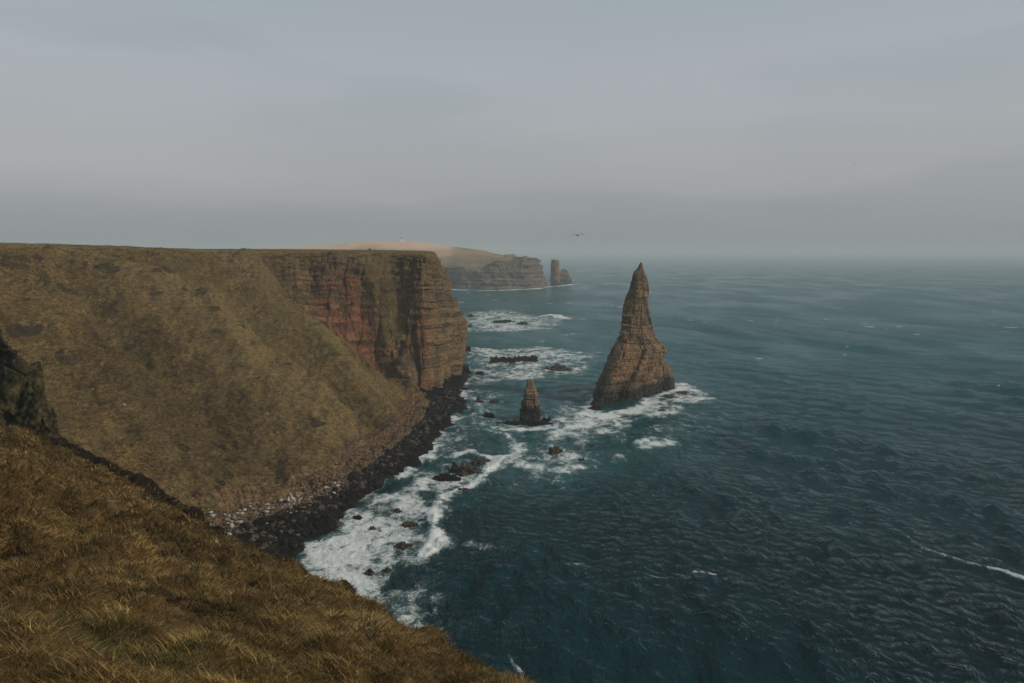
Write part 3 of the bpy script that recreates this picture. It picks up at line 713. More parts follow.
# ------------------------------------------------------------------ stacks
def stack_mesh(name, table, cyf, phi, ratio, seed, amp=1.0, nang=340, dz=0.26, thick=1.7, block=3.2, mat=None, extra=None, power=2.6):
    table = np.array(table, float)
    zs = np.concatenate([np.arange(-3, table[-1, 0] - 0.2, dz), [table[-1, 0] - 0.2]])
    tb = pchip(table[:, 0], table[:, 1:], zs)
    ex = (tb[:, 1] - tb[:, 0]) / 2; cx = (tb[:, 1] + tb[:, 0]) / 2
    hf = np.clip(zs / table[-1, 0], 0, 1)
    rt = ratio[0] + (ratio[1] - ratio[0]) * hf
    a = ex / np.sqrt(math.cos(phi) ** 2 + (rt * math.sin(phi)) ** 2); b = a * rt
    ang = np.linspace(0, 2 * np.pi, nang, endpoint=False)
    ca, sa = np.cos(ang), np.sin(ang)
    fr_ = np.random.default_rng(seed + 900)
    nf = 9
    th = np.sort((np.arange(nf) + fr_.uniform(-0.28, 0.28, nf)) * 2 * np.pi / nf)
    inv = np.zeros((nang, len(zs)))
    for k_ in range(nf):
        hk = 0.90 + 0.26 * (hash1(np.floor(zs / (0.16 * table[-1, 0]) + hash1(k_, seed)) + 17 * k_, seed + 1) - 0.5) + 0.16 * (hash1(k_, seed + 4) - 0.5)
        inv = np.maximum(inv, np.cos(ang - th[k_])[:, None] / hk[None])
    sup = 1 / inv
    lx = ca[:, None] * sup * a[None]; ly = sa[:, None] * sup * b[None]
    X = lx * math.cos(phi) - ly * math.sin(phi)
    xmin = X.min(0, keepdims=True); xmax = X.max(0, keepdims=True)
    X = tb[None, :, 0] + (X - xmin) / (xmax - xmin) * (tb[:, 1] - tb[:, 0])[None]
    Y = cyf(zs)[None] + lx * math.sin(phi) + ly * math.cos(phi)
    Pq = np.stack([X, Y, np.broadcast_to(zs[None], X.shape)], -1)
    Nq = grid_normals(Pq, True)
    c0 = np.stack([cx, cyf(zs)], -1)
    if ((Pq[..., :2] - c0[None]) * Nq[..., :2]).sum() < 0: Nq = -Nq
    seg = np.linalg.norm(np.roll(Pq, -1, 0) - Pq, axis=-1)[:, ::max(1, 1)]
    uq = np.concatenate([np.zeros((1, len(zs))), np.cumsum(seg, 0)[:-1]], 0)
    uq = uq.mean(1, keepdims=True) * np.ones_like(uq)
    shrink = np.clip(ex / 11.0, 0.14, 1.0)[None]
    d, tone = strata(uq, Pq[..., 2], seed, thick, block, 0.07, True)
    d = d * 0.95 + 0.45 * fbm(Pq, 7, 3, seed) + 0.3 * fbm(Pq, 1.6, 4, seed + 1)
    if extra is not None: d = d + extra(Pq, ang)
    Nh = Nq.copy(); Nh[..., 2] *= 0.2
    Pq = Pq + Nh * (d * amp * shrink)[..., None]
    V = Pq.reshape(-1, 3)
    top = np.array([[cx[-1], cyf(zs[-1:])[0], table[-1, 0] + 0.25]])
    nz = len(zs)
    F = grid_faces(nang, nz, True)
    i = np.arange(nang); capf = np.stack([i * nz + nz - 1, ((i + 1) % nang) * nz + nz - 1, np.full(nang, len(V)), np.full(nang, len(V))], -1)
    me = bpy.data.meshes.new(name)
    V = np.concatenate([V, top]).astype(np.float32)
    nq = len(F)
    loops = np.concatenate([F.ravel(), capf[:, :3].ravel()]).astype(np.int32)
    st = np.concatenate([np.arange(nq) * 4, nq * 4 + np.arange(nang) * 3]).astype(np.int32)
    me.vertices.add(len(V)); me.vertices.foreach_set('co', V.ravel())
    me.loops.add(len(loops)); me.loops.foreach_set('vertex_index', loops)
    me.polygons.add(len(st)); me.polygons.foreach_set('loop_start', st)
    me.polygons.foreach_set('use_smooth', np.full(len(st), False))
    at_ = me.attributes.new('tone', 'FLOAT', 'POINT'); at_.data.foreach_set('value', np.concatenate([tone.ravel(), [0.5]]).astype(np.float32))
    me.update(calc_edges=True); me.validate()
    me.materials.append(mat or M_STACK)
    return me


gs_table = [(-3, 30, 69), (0, 33.2, 69), (3, 34.6, 69), (7, 36.2, 69.2), (12, 38.2, 69.3), (17, 40.4, 69), (21, 42.3, 68.6), (23, 43.4, 68), (24.5, 45, 65.6), (28, 46.4, 63.6), (31.5, 47.2, 62.3), (38, 47.8, 61), (43, 49.2, 60.4), (47.3, 50.9, 60), (52, 52.2, 59.1), (55.3, 53.2, 58.3), (57.3, 54.9, 57.4), (58.6, 55.5, 57.0), (59.6, 56.0, 56.7)]


def gs_extra(P, ang):
    # deep vertical cleft low on the front-left, and slanting ledges on the front face
    a = ang[:, None] + 0 * P[..., 2]
    z = P[..., 2]
    c = -2.4 * np.exp(-((a - (4.02 + 0.012 * z)) / 0.05) ** 2) * sstep(30, 18, z)
    c = c - 1.2 * np.exp(-((a - 5.0) / 0.03) ** 2) * sstep(26, 40, z)
    return c


gs = link('sea_stack', stack_mesh('great_stack', gs_table, lambda z: 325 + 0.0 * z, math.radians(50), (0.27, 0.85), 3, extra=gs_extra), None,
          'tall pointed brown rock stack standing alone in the sea with white surf at its foot', 'sea stack')
link('buttress', stack_mesh('buttress', [(-3, 68.8, 77.6), (0, 69.2, 77.2), (3, 69.6, 76.8), (7, 70, 76.2), (9.5, 70.5, 75.2), (11.2, 71.2, 74), (12, 72, 73)], lambda z: 345 + 0 * z, math.radians(30), (0.8, 0.8), 6, amp=0.55, nang=110, block=3), None, parent=gs)

p = W(530, 421)
x0, y0 = p[0], p[1] + 3
k = 1 / FPX * (y0)
link('sea_stack', stack_mesh('small_stack', [(-3, x0 - 4.6, x0 + 4.4), (0, x0 - 4.1, x0 + 4.0), (2.4, x0 - 3.9, x0 + 4.2), (4.2, x0 - 3.8, x0 + 4.0), (5.4, x0 - 3.4, x0 + 3.7), (7.5, x0 - 3.1, x0 + 3.4), (10.5, x0 - 2.4, x0 + 2.8), (12.6, x0 - 1.8, x0 + 1.9), (13.2, x0 - 1.2, x0 + 1.7), (14.8, x0 - 1.1, x0 + 1.2), (15.7, x0 - 0.6, x0 + 0.7)],
     lambda z: y0 + 0 * z, 0.4, (0.8, 0.9), 8, amp=1.9, nang=160, dz=0.16, thick=1.0, block=2.2), None,
     'short stubby brown rock stack on a dark ledge, between cliff and tall stack', 'sea stack')
# far pair off the headland
p = W(555.5, 285.5); x0, y0 = p[0], p[1]; u_ = y0 / FPX
link('sea_stack', stack_mesh('far_pillar', [(-3, x0 - 5.2 * u_, x0 + 6 * u_), (2, x0 - 5 * u_, x0 + 5.6 * u_), (15, x0 - 4.7 * u_, x0 + 5.0 * u_), (30, x0 - 4.6 * u_, x0 + 4.3 * u_), (38, x0 - 4.5 * u_, x0 + 4.1 * u_), (43, x0 - 4.4 * u_, x0 + 3.9 * u_), (47.5, x0 - 4.0 * u_, x0 + 2.6 * u_)],
     lambda z: y0 + 6 + 0 * z, 0.5, (0.9, 0.9), 14, amp=1.1, nang=110, dz=0.6, thick=3, block=7), None,
     'upright square-topped rock pillar far off beside the end of the distant headland', 'sea stack')
p = W(566, 282); x0, y0 = p[0], p[1]; u_ = y0 / FPX
link('sea_stack', stack_mesh('far_lump', [(-3, x0 - 7 * u_, x0 + 6.5 * u_), (2, x0 - 6.6 * u_, x0 + 6 * u_), (8, x0 - 6.4 * u_, x0 + 5 * u_), (12, x0 - 6 * u_, x0 + 4.2 * u_), (18, x0 - 5.6 * u_, x0 + 3.2 * u_), (24, x0 - 4.6 * u_, x0 + 0.8 * u_), (27, x0 - 3 * u_, x0 - 1 * u_)],
     lambda z: y0 + 10 + 0 * z, 0.3, (0.7, 0.7), 17, amp=2.0, nang=110, dz=0.6, thick=3, block=7), None,
     'low lumpy far rock stack half hidden behind the upright square-topped pillar', 'sea stack')

# ------------------------------------------------------------------ rocks
bm = bmesh.new(); bmesh.ops.create_icosphere(bm, subdivisions=5, radius=1.0)
ICO_V = np.array([v.co[:] for v in bm.verts]); ICO_F = np.array([[v.index for v in f.verts] for f in bm.faces]); bm.free()
bm = bmesh.new(); bmesh.ops.create_icosphere(bm, subdivisions=2, radius=1.0)
ICS_V = np.array([v.co[:] for v in bm.verts]); ICS_F = np.array([[v.index for v in f.verts] for f in bm.faces]); bm.free()


def rock_verts(V, seed, jag=0.35, planes=9):
    r = np.random.default_rng(seed)
    d = np.ones(len(V)) * 1.0
    for _ in range(planes):                             # chop with random planes: angular block
        n = r.normal(size=3); n /= np.linalg.norm(n); h = r.uniform(0.55, 0.9)
        c = V @ n
        d = np.where(c > 1e-3, np.minimum(d, h / np.maximum(c, 1e-3)), d)
    P = V * d[:, None]
    return P * (1 + jag * fbm(V, 0.7, 4, seed))[:, None]


def skerry_mesh(name, seed, w, dep, h, mat):
    """low reef: broken top with several knolls, waterline at z=0"""
    V = rock_verts(ICO_V, seed, 0.5, 6)
    P = V * np.array([w / 2, dep / 2, h * 0.62])
    off = np.array([seed * 3.1, 7.0, 0])
    k = fbm(P + off, max(w / 6.5, 0.7), 4, seed)
    P[:, 2] = P[:, 2] * (0.75 + 0.85 * k) + 0.25 * h * fbm(P + off, max(w / 9, 0.4), 3, seed + 2)
    P[:, :2] *= (1 + 0.35 * fbm(P + off, max(w / 3, 0.8), 3, seed + 3))[:, None]
    # ledges
    st = h / 5
    P[:, 2] = 0.45 * P[:, 2] + 0.55 * (np.floor(P[:, 2] / st) * st + st * sstep(0.6, 1.0, P[:, 2] / st - np.floor(P[:, 2] / st)))
    return mesh_from(name, P, ICO_F, mat, smooth=False)


SK = [  # px, py (waterline), width px, height px, material, label
    (499, 364, 36, 13, 'd', 'largest dark flat reef rock in the surf off the headland corner'),
    (526, 361, 22, 9, 'd', 'dark knobbly reef rock beside the largest flat reef'),
    (557, 370, 25, 8, 's', 'low brown rock lying alone in the surf toward the tall stack'),
    (479, 374, 8, 5, 'd', 'small dark rock between the headland corner and the largest reef'),
    (465, 374, 11, 17, 'd', 'dark upright rock leaning against the foot of the headland corner'),
    (467, 352, 9, 9, 'd', 'dark jagged rock at the back of the headland corner'),
    (480, 403, 9, 8, 's', 'brown rock in foam between the dark beach and the small stack'),
    (493, 402, 9, 5, 's', 'slim brown rock just left of the small stack'),
    (489, 417, 11, 9, 'd', 'dark rounded rock in foam below the slim brown rock'),
    (512, 424, 28, 5, 'd', 'thin dark ledge trailing seaward from the small stack base'),
    (533, 425, 34, 6, 'd', 'dark wet ledge that the small stack stands on'),
    (546, 421, 9, 6, 'd', 'small dark knob on the right of the small stack ledge'),
    (556, 454, 17, 11, 's', 'brown block rock in the foam below the small stack'),
    (582, 461, 9, 5, 's', 'small lone brown rock in the foam under the tall stack'),
    (592, 446, 6, 4, 's', 'tiny brown rock at the top of the foam patch under the tall stack'),
    (464, 474, 34, 13, 's', 'broad broken grey brown reef with surf spilling round it'),
    (480, 463, 16, 10, 's', 'brown rock hump on the outer end of the broad broken reef'),
    (447, 480, 22, 6, 'd', 'dark flat rock on the inner side of the broad broken reef'),
    (462, 491, 12, 5, 's', 'low brown rock awash below the broad broken reef'),
    (410, 527, 17, 9, 's', 'brown rock in the white wash nearest the breaking wave'),
    (403, 547, 15, 6, 's', 'low brown rock where the white wash meets dark water'),
    (372, 530, 10, 6, 's', 'small rock in the middle of the white wash by the beach'),
    (396, 513, 12, 6, 's', 'brown rock in the upper part of the white wash'),
    (369, 574, 10, 6, 's', 'rock near the lower end of the white wash above the grass bank'),
    (386, 571, 9, 4, 's', 'thin rock awash at the lower edge of the white wash'),
    (357, 519, 12, 5, 'd', 'dark rock awash at the edge of the black beach'),
    (596, 409, 15, 6, 'd', 'dark wet ledge sticking out left at the tall stack foot'),
    (667, 397, 11, 3, 's', 'flat brown rock in surf below the tall stack side buttress'),
    (683, 393, 12, 3, 's', 'flat brown rock awash right of the tall stack side buttress'),
    (670, 404, 7, 3, 's', 'slender brown rock in surf in front of the tall stack'),
    (662, 411, 9, 2.5, 's', 'lowest of the flat brown rocks in surf before the tall stack'),
    (503, 322, 22, 3, 'd', 'long low dark reef in the distant surf behind the headland'),
    (522, 324, 8, 3.5, 'd', 'dark rock at the seaward tip of the distant long reef'),
    (498, 319, 9, 2, 'd', 'thin dark rock behind the distant long reef'),
    (470, 317, 8, 4, 'd', 'dark rock close behind the headland edge in the distant surf'),
    (471, 326, 5, 3, 'd', 'tiny dark rock at the headland edge below the distant surf'),
    (556, 281, 13, 2.5, 'd', 'dark ledge at the foot of the far square-topped pillar'),
]
for i, (px, py, w, h, m, lab) in enumerate(SK):
    c = W(px, py); u_ = c[1] / FPX
    hh = h * u_ * 0.75
    dep = max(w * u_ * 0.75, 1.2)
    if i in (9, 10): dep = w * u_ * 0.45
    link('rock', skerry_mesh('skerry', 100 + i, w * u_, dep, hh * 1.1, M_DARK if m == 'd' else M_SKERRY), None, lab, 'rock', 'rocks in the surf', loc=(c[0], c[1] + dep * 0.3, 0.0))

# boulders on the beach: samples of the loft surface
flat = G2.reshape(-1, 3); fs_, ft_ = sg.ravel(), tg.ravel()


def picks(mask, n, rr):
    idx = np.flatnonzero(mask)
    return idx[rr.choice(len(idx), n, replace=False)]


rr = np.random.default_rng(77)
variants = {}
for mn, mt in (('pale', M_PALE), ('brown', M_BROWN), ('dark', M_DARK)):
    variants[mn] = [mesh_from(mn + '_boulder', rock_verts(ICS_V, 500 + k, 0.12, 7) * np.array([1, 0.8, 0.62]), ICS_F, mt, smooth=False) for k in range(7)]


def boulders(kind, mask, n, lo, hi, name, label, group):
    for q in picks(mask, n, rr):
        p = flat[q]; s = lo + (hi - lo) * rr.random() ** 2.2
        o = link(name, variants[kind][rr.integers(7)], None, label, 'boulder', group)
        o.location = (p[0], p[1], p[2] + s * 0.22); o.scale = (s, s * rr.uniform(0.7, 1.1), s * rr.uniform(0.7, 1.1))
        o.rotation_euler = (rr.uniform(-0.4, 0.4), rr.uniform(-0.4, 0.4), rr.uniform(0, 6.28))


pale_mask = (fs_ > 0.75) & (fs_ < 2.9) & (ft_ > 5.9) & (ft_ < 7.0)
pale_mask2 = (fs_ > 2.4) & (fs_ < 7.0) & (ft_ > 5.0) & (ft_ < 6.6)
dark_mask = (fs_ > 1.0) & (fs_ < 9.6) & (ft_ > 6.7) & (ft_ < 8.15)
boulders('pale', pale_mask, 140, 0.3, 0.9, 'boulder', 'pale grey boulder among many on the stony beach at the slope foot', 'pale boulders on the beach')
boulders('brown', pale_mask2, 60, 0.3, 0.9, 'boulder', 'brown boulder among those under the red bank beside the black shore', 'brown boulders under the red bank')
boulders('dark', dark_mask | ((fs_ > 2.0) & (fs_ < 9.6) & (ft_ > 8.0) & (ft_ < 8.5)), 100, 0.8, 2.6, 'boulder', 'black wet boulder among many along the dark shore platform', 'black boulders on the shore')


def rubble(mask, n, lo, hi, seed, mat, name, label):
    idx = picks(mask, n, rr)
    V = []; F = []
    base = [rock_verts(ICS_V, seed + k, 0.12, 7) * np.array([1, .8, .6]) for k in range(6)]
    for t, q in enumerate(idx):
        s = rr.uniform(lo, hi); a = rr.uniform(0, 6.28); ca, sa = math.cos(a), math.sin(a)
        b = base[t % 6] * s
        V.append(np.stack([b[:, 0] * ca - b[:, 1] * sa, b[:, 0] * sa + b[:, 1] * ca, b[:, 2]], -1) + flat[q] + (0, 0, 0.15 * s))
        F.append(ICS_F + t * len(ICS_V))
    link(name, mesh_from(name, np.concatenate(V), np.concatenate(F), mat, smooth=False), 'stuff', label, 'rubble')


rubble(pale_mask, 1500, 0.18, 0.5, 600, M_BROWN, 'rubble', 'small brown stones filling the stony beach at the slope foot')
rubble(pale_mask, 420, 0.16, 0.36, 640, M_PALE, 'rubble', 'small pale stones strewn over the stony beach at the slope foot')
rubble(pale_mask2, 2200, 0.2, 0.6, 660, M_BROWN, 'rubble', 'broken brown stones below the red bank beside the black shore')
rubble(dark_mask & (ft_ < 7.7), 520, 0.3, 1.15, 680, M_SKERRY, 'rubble', 'grey brown rocks mixed through the black shore platform')
rubble(dark_mask, 2400, 0.3, 1.0, 620, M_DARK, 'rubble', 'black wet stones covering the shore platform')
# a few pale stones lying on the grass slope
stone_mask = (fs_ > 0.8) & (fs_ < 5.2) & (ft_ > 3.6) & (ft_ < 5.0)
boulders('pale', stone_mask, 14, 0.18, 0.42, 'stone', 'pale stone lying on the brown grass slope above the beach', 'pale stones on the slope')

# ------------------------------------------------------------------ sea
ty = np.concatenate([np.arange(1050, 720, -4.0), np.arange(720, 330, -0.95), np.arange(330, 262, -0.6), np.linspace(262, 251.6, 40)])
rad = H * FPX / (ty - 250.0)
an = np.concatenate([np.radians(np.linspace(-85, -40, 70))[:-1], np.radians(np.linspace(-40, 40, 980))[:-1], np.radians(np.linspace(40, 85, 70))])
SX = np.sin(an)[:, None] * rad[None]; SY = np.cos(an)[:, None] * rad[None]
cell = np.broadcast_to((rad ** 2 / (H * FPX))[None], SX.shape)
SZ = np.zeros_like(SX)
wr = np.random.default_rng(9)
for i in range(80):
    lam = 2.0 * (42 / 2.0) ** (wr.random() ** 1.5)
    th = math.radians(210) + wr.normal(0, 0.62 if lam < 20 else 0.25)
    A = 0.0088 * lam ** 0.72 * wr.uniform(0.6, 1.2) * (1 + 0.7 * math.exp(-((math.log(lam / 8.0)) / 0.6) ** 2))
    kx, ky = 2 * math.pi / lam * math.cos(th), 2 * math.pi / lam * math.sin(th)
    ph = kx * SX + ky * SY + wr.uniform(0, 6.28) + 0.6 * np.sin(0.021 * SX + 0.017 * SY + i)
    SZ += A * np.sin(ph) * sstep(0.55, 0.2, cell / lam)
for lam, dg_, A in ((52, 216, 0.42), (38, 205, 0.28), (70, 222, 0.35)):
    th = math.radians(dg_); kx, ky = 2 * math.pi / lam * math.cos(th), 2 * math.pi / lam * math.sin(th)
    SZ += A * np.sin(kx * SX + ky * SY + 1.1 * np.sin(0.013 * SX - 0.011 * SY + lam)) * sstep(0.4, 0.15, cell / lam)
gust = 0.72 + 0.5 * fbm(np.stack([SX, SY, 0 * SX], -1), 90, 2, 51)
SZ *= gust
SZ = SZ + 0.55 * np.abs(SZ) * SZ.clip(0, None)


def pin(pts):
    return np.array([W(*p)[:2] for p in pts])


def sd_poly(pts, X, Y):
    P = pin(pts); n = len(P)
    d = np.full(X.shape, 1e9); s = np.zeros(X.shape, bool)
    for i in range(n):
        a, b = P[i], P[(i + 1) % n]
        ex, ey = b - a
        wx, wy = X - a[0], Y - a[1]
        t = np.clip((wx * ex + wy * ey) / (ex * ex + ey * ey), 0, 1)
        d = np.minimum(d, np.hypot(wx - ex * t, wy - ey * t))
        c = ((a[1] > Y) != (b[1] > Y)) & (X < (b[0] - a[0]) * (Y - a[1]) / (b[1] - a[1] + 1e-12) + a[0])
        s ^= c
    return np.where(s, -d, d)


def sd_line(pts, X, Y):
    P = pin(pts); d = np.full(X.shape, 1e9)
    for a, b in zip(P[:-1], P[1:]):
        ex, ey = b - a; wx, wy = X - a[0], Y - a[1]
        t = np.clip((wx * ex + wy * ey) / (ex * ex + ey * ey + 1e-9), 0, 1)
        d = np.minimum(d, np.hypot(wx - ex * t, wy - ey * t))
    return d


foam = np.zeros_like(SX); shal = np.zeros_like(SX)
nearm = (SY > 60) & (SY < 1700) & (np.abs(SX) < 400)
Xs, Ys = SX[nearm], SY[nearm]
Qs = np.stack([Xs, Ys, 0 * Xs], -1)
wob = fbm(Qs, 14, 4, 61) * 4.0 + fbm(Qs, 45, 2, 63) * 3.0
f = np.zeros_like(Xs); sh = np.zeros_like(Xs); dz = np.zeros_like(Xs)


def poly(pts, dens, soft, tgt=None):
    global f, sh
    soft = soft * 1.6; dens = dens * 0.86
    d = sd_poly(pts, Xs, Ys) + wob * min(3.0, soft / 6)
    v = dens * sstep(soft, -soft, d)
    if tgt == 's': sh = np.maximum(sh, v)
    else: f = np.maximum(f, v)


def line(pts, dens, wid, lift=0.0):
    global f, dz
    d = sd_line(pts, Xs, Ys) + wob * min(0.5, wid / 8)
    v = sstep(wid * 1.25, 0, d)
    f = np.maximum(f, dens * 0.93 * v); dz = dz + lift * v


# wash below the beach
poly([(262, 575), (300, 546), (365, 495), (425, 480), (470, 470), (492, 462), (486, 478), (440, 502), (434, 545), (395, 562), (383, 580), (400, 600), (425, 640), (380, 630), (330, 600)], 0.82, 4)
poly([(262, 575), (300, 546), (352, 520), (385, 520), (372, 560), (372, 600), (330, 600)], 0.95, 5)
poly([(370, 580), (410, 590), (440, 640), (470, 670), (400, 650)], 0.68, 7)
line([(497, 460), (480, 480), (445, 497), (432, 512), (433, 545)], 1.0, 3.5, 0.7)
line([(433, 520), (434, 546), (425, 552)], 1.0, 2.2, 0.5)
line([(365, 498), (400, 474), (432, 444), (459, 404), (468, 378)], 0.78, 6)
poly([(400, 475), (420, 430), (450, 398), (500, 395), (500, 440), (470, 465), (430, 480)], 0.52, 8)
line([(414, 455), (428, 438), (445, 420), (458, 402)], 0.62, 5)
line([(452, 455), (470, 452), (490, 458)], 0.95, 3.5, 0.3)
line([(487, 431), (508, 436), (522, 448), (512, 460), (490, 468)], 0.66, 4.5)
# band off the headland corner
poly([(455, 395), (468, 372), (462, 346), (500, 348), (540, 347), (590, 352), (600, 353), (585, 372), (555, 378), (500, 382), (478, 392)], 0.72, 7)
line([(468, 347), (500, 349), (540, 351), (575, 358)], 0.8, 5)
line([(572, 353), (600, 352)], 0.95, 4, 0.3)
line([(470, 378), (510, 374), (550, 376), (585, 366)], 0.75, 5)
# small stack
line([(498, 428), (520, 430), (548, 427), (560, 420)], 0.75, 5)
poly([(480, 420), (520, 436), (575, 425), (590, 410), (560, 405), (555, 420)], 0.55, 6)
# foam patch below, and tall stack apron
poly([(515, 470), (545, 447), (585, 437), (607, 447), (608, 462), (585, 472), (545, 475)], 0.75, 6)
line([(520, 466), (552, 470), (592, 466)], 0.8, 4)
poly([(550, 440), (585, 410), (610, 412), (640, 404), (665, 388), (685, 383), (708, 398), (690, 412), (650, 418), (610, 432)], 0.86, 6)
line([(586, 415), (600, 416), (620, 413), (645, 406), (668, 392), (684, 388)], 1.08, 7)
line([(590, 414), (592, 404), (598, 396)], 0.8, 4)
line([(668, 384), (682, 384), (700, 394)], 0.85, 6)
line([(560, 432), (590, 424), (625, 420), (660, 412), (690, 402)], 0.85, 6)
poly([(628, 445), (650, 433), (672, 438), (682, 444), (655, 450), (640, 454)], 0.88, 3.5)
line([(634, 445), (655, 437), (672, 442)], 1.0, 3.0, 0.6)
poly([(470, 470), (500, 440), (520, 400), (600, 430), (720, 395), (735, 430), (640, 460), (560, 490), (500, 500)], 0.40, 14)
# distant surf
poly([(463, 332), (466, 312), (500, 308), (540, 316), (575, 316), (545, 330), (500, 333)], 0.72, 10)
line([(470, 322), (500, 314), (535, 321)], 0.8, 8)
line([(490, 330), (520, 326), (542, 328)], 0.8, 7)
line([(543, 317), (553, 315), (566, 319)], 1.0, 9, 1.5)
line([(568, 318), (585, 319)], 0.7, 6)
line([(458, 302), (472, 303)], 0.8, 7)
line([(440, 289), (470, 290.5), (500, 290.5), (535, 289), (545, 287)], 0.95, 16, 0.5)
line([(536, 287.5), (556, 286.5), (575, 284)], 0.9, 16)
# streaks and caps in open water
line([(908, 537), (920, 544), (938, 552), (960, 558), (985, 566), (1030, 580)], 0.95, 0.95, 0.2)
line([(915, 541), (925, 546)], 0.95, 1.3, 0.2)
line([(508, 652), (514, 660), (521, 668)], 0.85, 0.8, 0.15)
line([(650, 578), (680, 579), (695, 573), (715, 575)], 0.66, 1.1)
line([(572, 565), (590, 568)], 0.62, 1.3)
line([(470, 545), (490, 552)], 0.5, 1.8)
line([(462, 655), (470, 662)], 0.7, 1.5)
# turquoise water where it is aerated or shallow
poly([(500, 470), (560, 470), (610, 440), (690, 425), (700, 445), (640, 470), (560, 490)], 0.75, 14, 's')
poly([(470, 480), (500, 450), (540, 430), (560, 440), (520, 480), (480, 500)], 0.7, 12, 's')
poly([(440, 430), (480, 380), (600, 370), (590, 410), (480, 440)], 0.45, 12, 's')
poly([(460, 330), (470, 300), (580, 310), (590, 350), (470, 370)], 0.4, 25, 's')
f = f * np.clip(0.95 + 0.5 * fbm(Qs, 11, 3, 65) + 0.3 * fbm(Qs * np.array([1, 0.45, 1]), 26, 2, 66), 0.55, 1.12)
foam[nearm] = f; shal[nearm] = sh; SZ[nearm] = SZ[nearm] * (1 - 0.35 * f) + dz * (0.6 + 0.6 * fbm(Qs, 3.0, 3, 62)) + 0.25 * f * np.abs(fbm(Qs, 2.2, 3, 64))
# scattered whitecaps on the crests of the open sea
cap = sstep(0.80, 0.92, fbm(np.stack([SX * 0.6, SY, 0 * SX], -1), 12, 3, 71) + 0.25 * fbm(np.stack([SX, SY, 0 * SX], -1), 120, 2, 72)) * sstep(180, 400, SY)
foam = np.maximum(foam, 0.68 * cap)
SP = np.stack([SX, SY, SZ], -1)
link('sea', mesh_from('sea', SP, grid_faces(*SX.shape), M_SEA, dict(foam=foam.ravel(), shallow=shal.ravel(), lift=SZ.ravel())), 'structure')

# ------------------------------------------------------------------ gull
def mat_gull():
    T = NT('gull plumage')
    sx = T.n('ShaderNodeSeparateXYZ'); T.l(T.tc.outputs['Object'], sx.inputs[0])
    ax = T.m_('ABSOLUTE', sx.outputs[0])
    c = T.mix(T.ss(sx.outputs[2], 0.0, 0.03), (0.7, 0.7, 0.68), T.mix(T.ss(ax, 0.07, 0.12), (0.65, 0.65, 0.63), (0.13, 0.14, 0.15)))
    c = T.mix(T.ss(ax, 0.52, 0.58), c, (0.012, 0.012, 0.012))
    return T.done(T.bsdf(c, 0.8))


def tube(path, radii, nseg=12, flat=1.0):
    V = []; n = len(path)
    for p, r in zip(path, radii):
        for k in range(nseg):
            a = 2 * math.pi * k / nseg
            V.append((p[0] + r * math.cos(a), p[1], p[2] + r * flat * math.sin(a)))
    F = [(i * nseg + k, i * nseg + (k + 1) % nseg, (i + 1) * nseg + (k + 1) % nseg, (i + 1) * nseg + k) for i in range(n - 1) for k in range(nseg)]
    return V, F


def gull():
    bm = bmesh.new()
    ys = [-0.36, -0.30, -0.2, -0.08, 0.05, 0.15, 0.21, 0.26, 0.30, 0.325, 0.37]
    rs = [0.085, 0.075, 0.06, 0.085, 0.09, 0.075, 0.055, 0.055, 0.045, 0.022, 0.006]
    fl = [0.15, 0.25, 0.7, 0.95, 1, 1, 1, 1, 1, 0.9, 0.8]
    zz = [0.03, 0.025, 0.015, 0, 0, 0.01, 0.02, 0.025, 0.022, 0.016, 0.008]
    ring = []
    for y, r_, f_, z_ in zip(ys, rs, fl, zz):
        ring.append([bm.verts.new((r_ * math.cos(a), y, z_ + r_ * f_ * math.sin(a))) for a in [2 * math.pi * k / 14 for k in range(14)]])
    for a, b in zip(ring[:-1], ring[1:]):
        for k in range(14): bm.faces.new((a[k], a[(k + 1) % 14], b[(k + 1) % 14], b[k]))
    bm.faces.new(ring[0][::-1]); bm.faces.new(ring[-1])
    for s in (-1, 1):
        st = [(0.03, -0.02, 0.13, 0.03, 0.022), (0.2, 0.05, 0.125, 0.11, 0.02), (0.36, 0.07, 0.11, 0.125, 0.016), (0.52, 0.0, 0.085, 0.08, 0.012), (0.66, -0.09, 0.05, 0.02, 0.008), (0.74, -0.16, 0.015, -0.02, 0.004)]
        rg = []
        for x, yc, ch, z_, th in st:
            rg.append([bm.verts.new((s * x, yc + ch * math.cos(a), z_ + th * math.sin(a))) for a in [2 * math.pi * k / 10 for k in range(10)]])
        for a, b in zip(rg[:-1], rg[1:]):
            for k in range(10):
                q = (a[k], a[(k + 1) % 10], b[(k + 1) % 10], b[k])
                bm.faces.new(q if s < 0 else q[::-1])
        bm.faces.new(rg[0] if s > 0 else rg[0][::-1]); bm.faces.new(rg[-1][::-1] if s > 0 else rg[-1])
    bmesh.ops.recalc_face_normals(bm, faces=bm.faces)
    me = bpy.data.meshes.new('seagull'); bm.to_mesh(me); bm.free(); me.materials.append(mat_gull())
    o = link('seagull', me, None, 'white and grey seagull gliding with spread wings in the sky above the sea', 'bird')
    md = o.modifiers.new('weld', 'REMESH'); md.mode = 'VOXEL'; md.voxel_size = 0.009; md.use_smooth_shade = True
    return o


g = gull(); g.location = at(578, 235.5, Y=84); g.rotation_euler = (0.05, math.radians(7), math.radians(192)); g.scale = (1.15, 1.15, 1.15)
bp = g.copy(); COL.objects.link(bp); bp.location = at(855, 165, Y=420); bp.rotation_euler = (0, 0.5, 1.2)
bp['label'] = 'tiny distant seabird, a speck high in the grey sky over open water'

# ------------------------------------------------------------------ lighthouse on the far hill
def plain(name, c, r=0.7):
    T = NT(name); n = T.noise(T.geo.outputs['Position'], 0.8, 4)
    return T.done(T.bsdf(T.mix(n, tuple(0.85 * v for v in c), c), r))


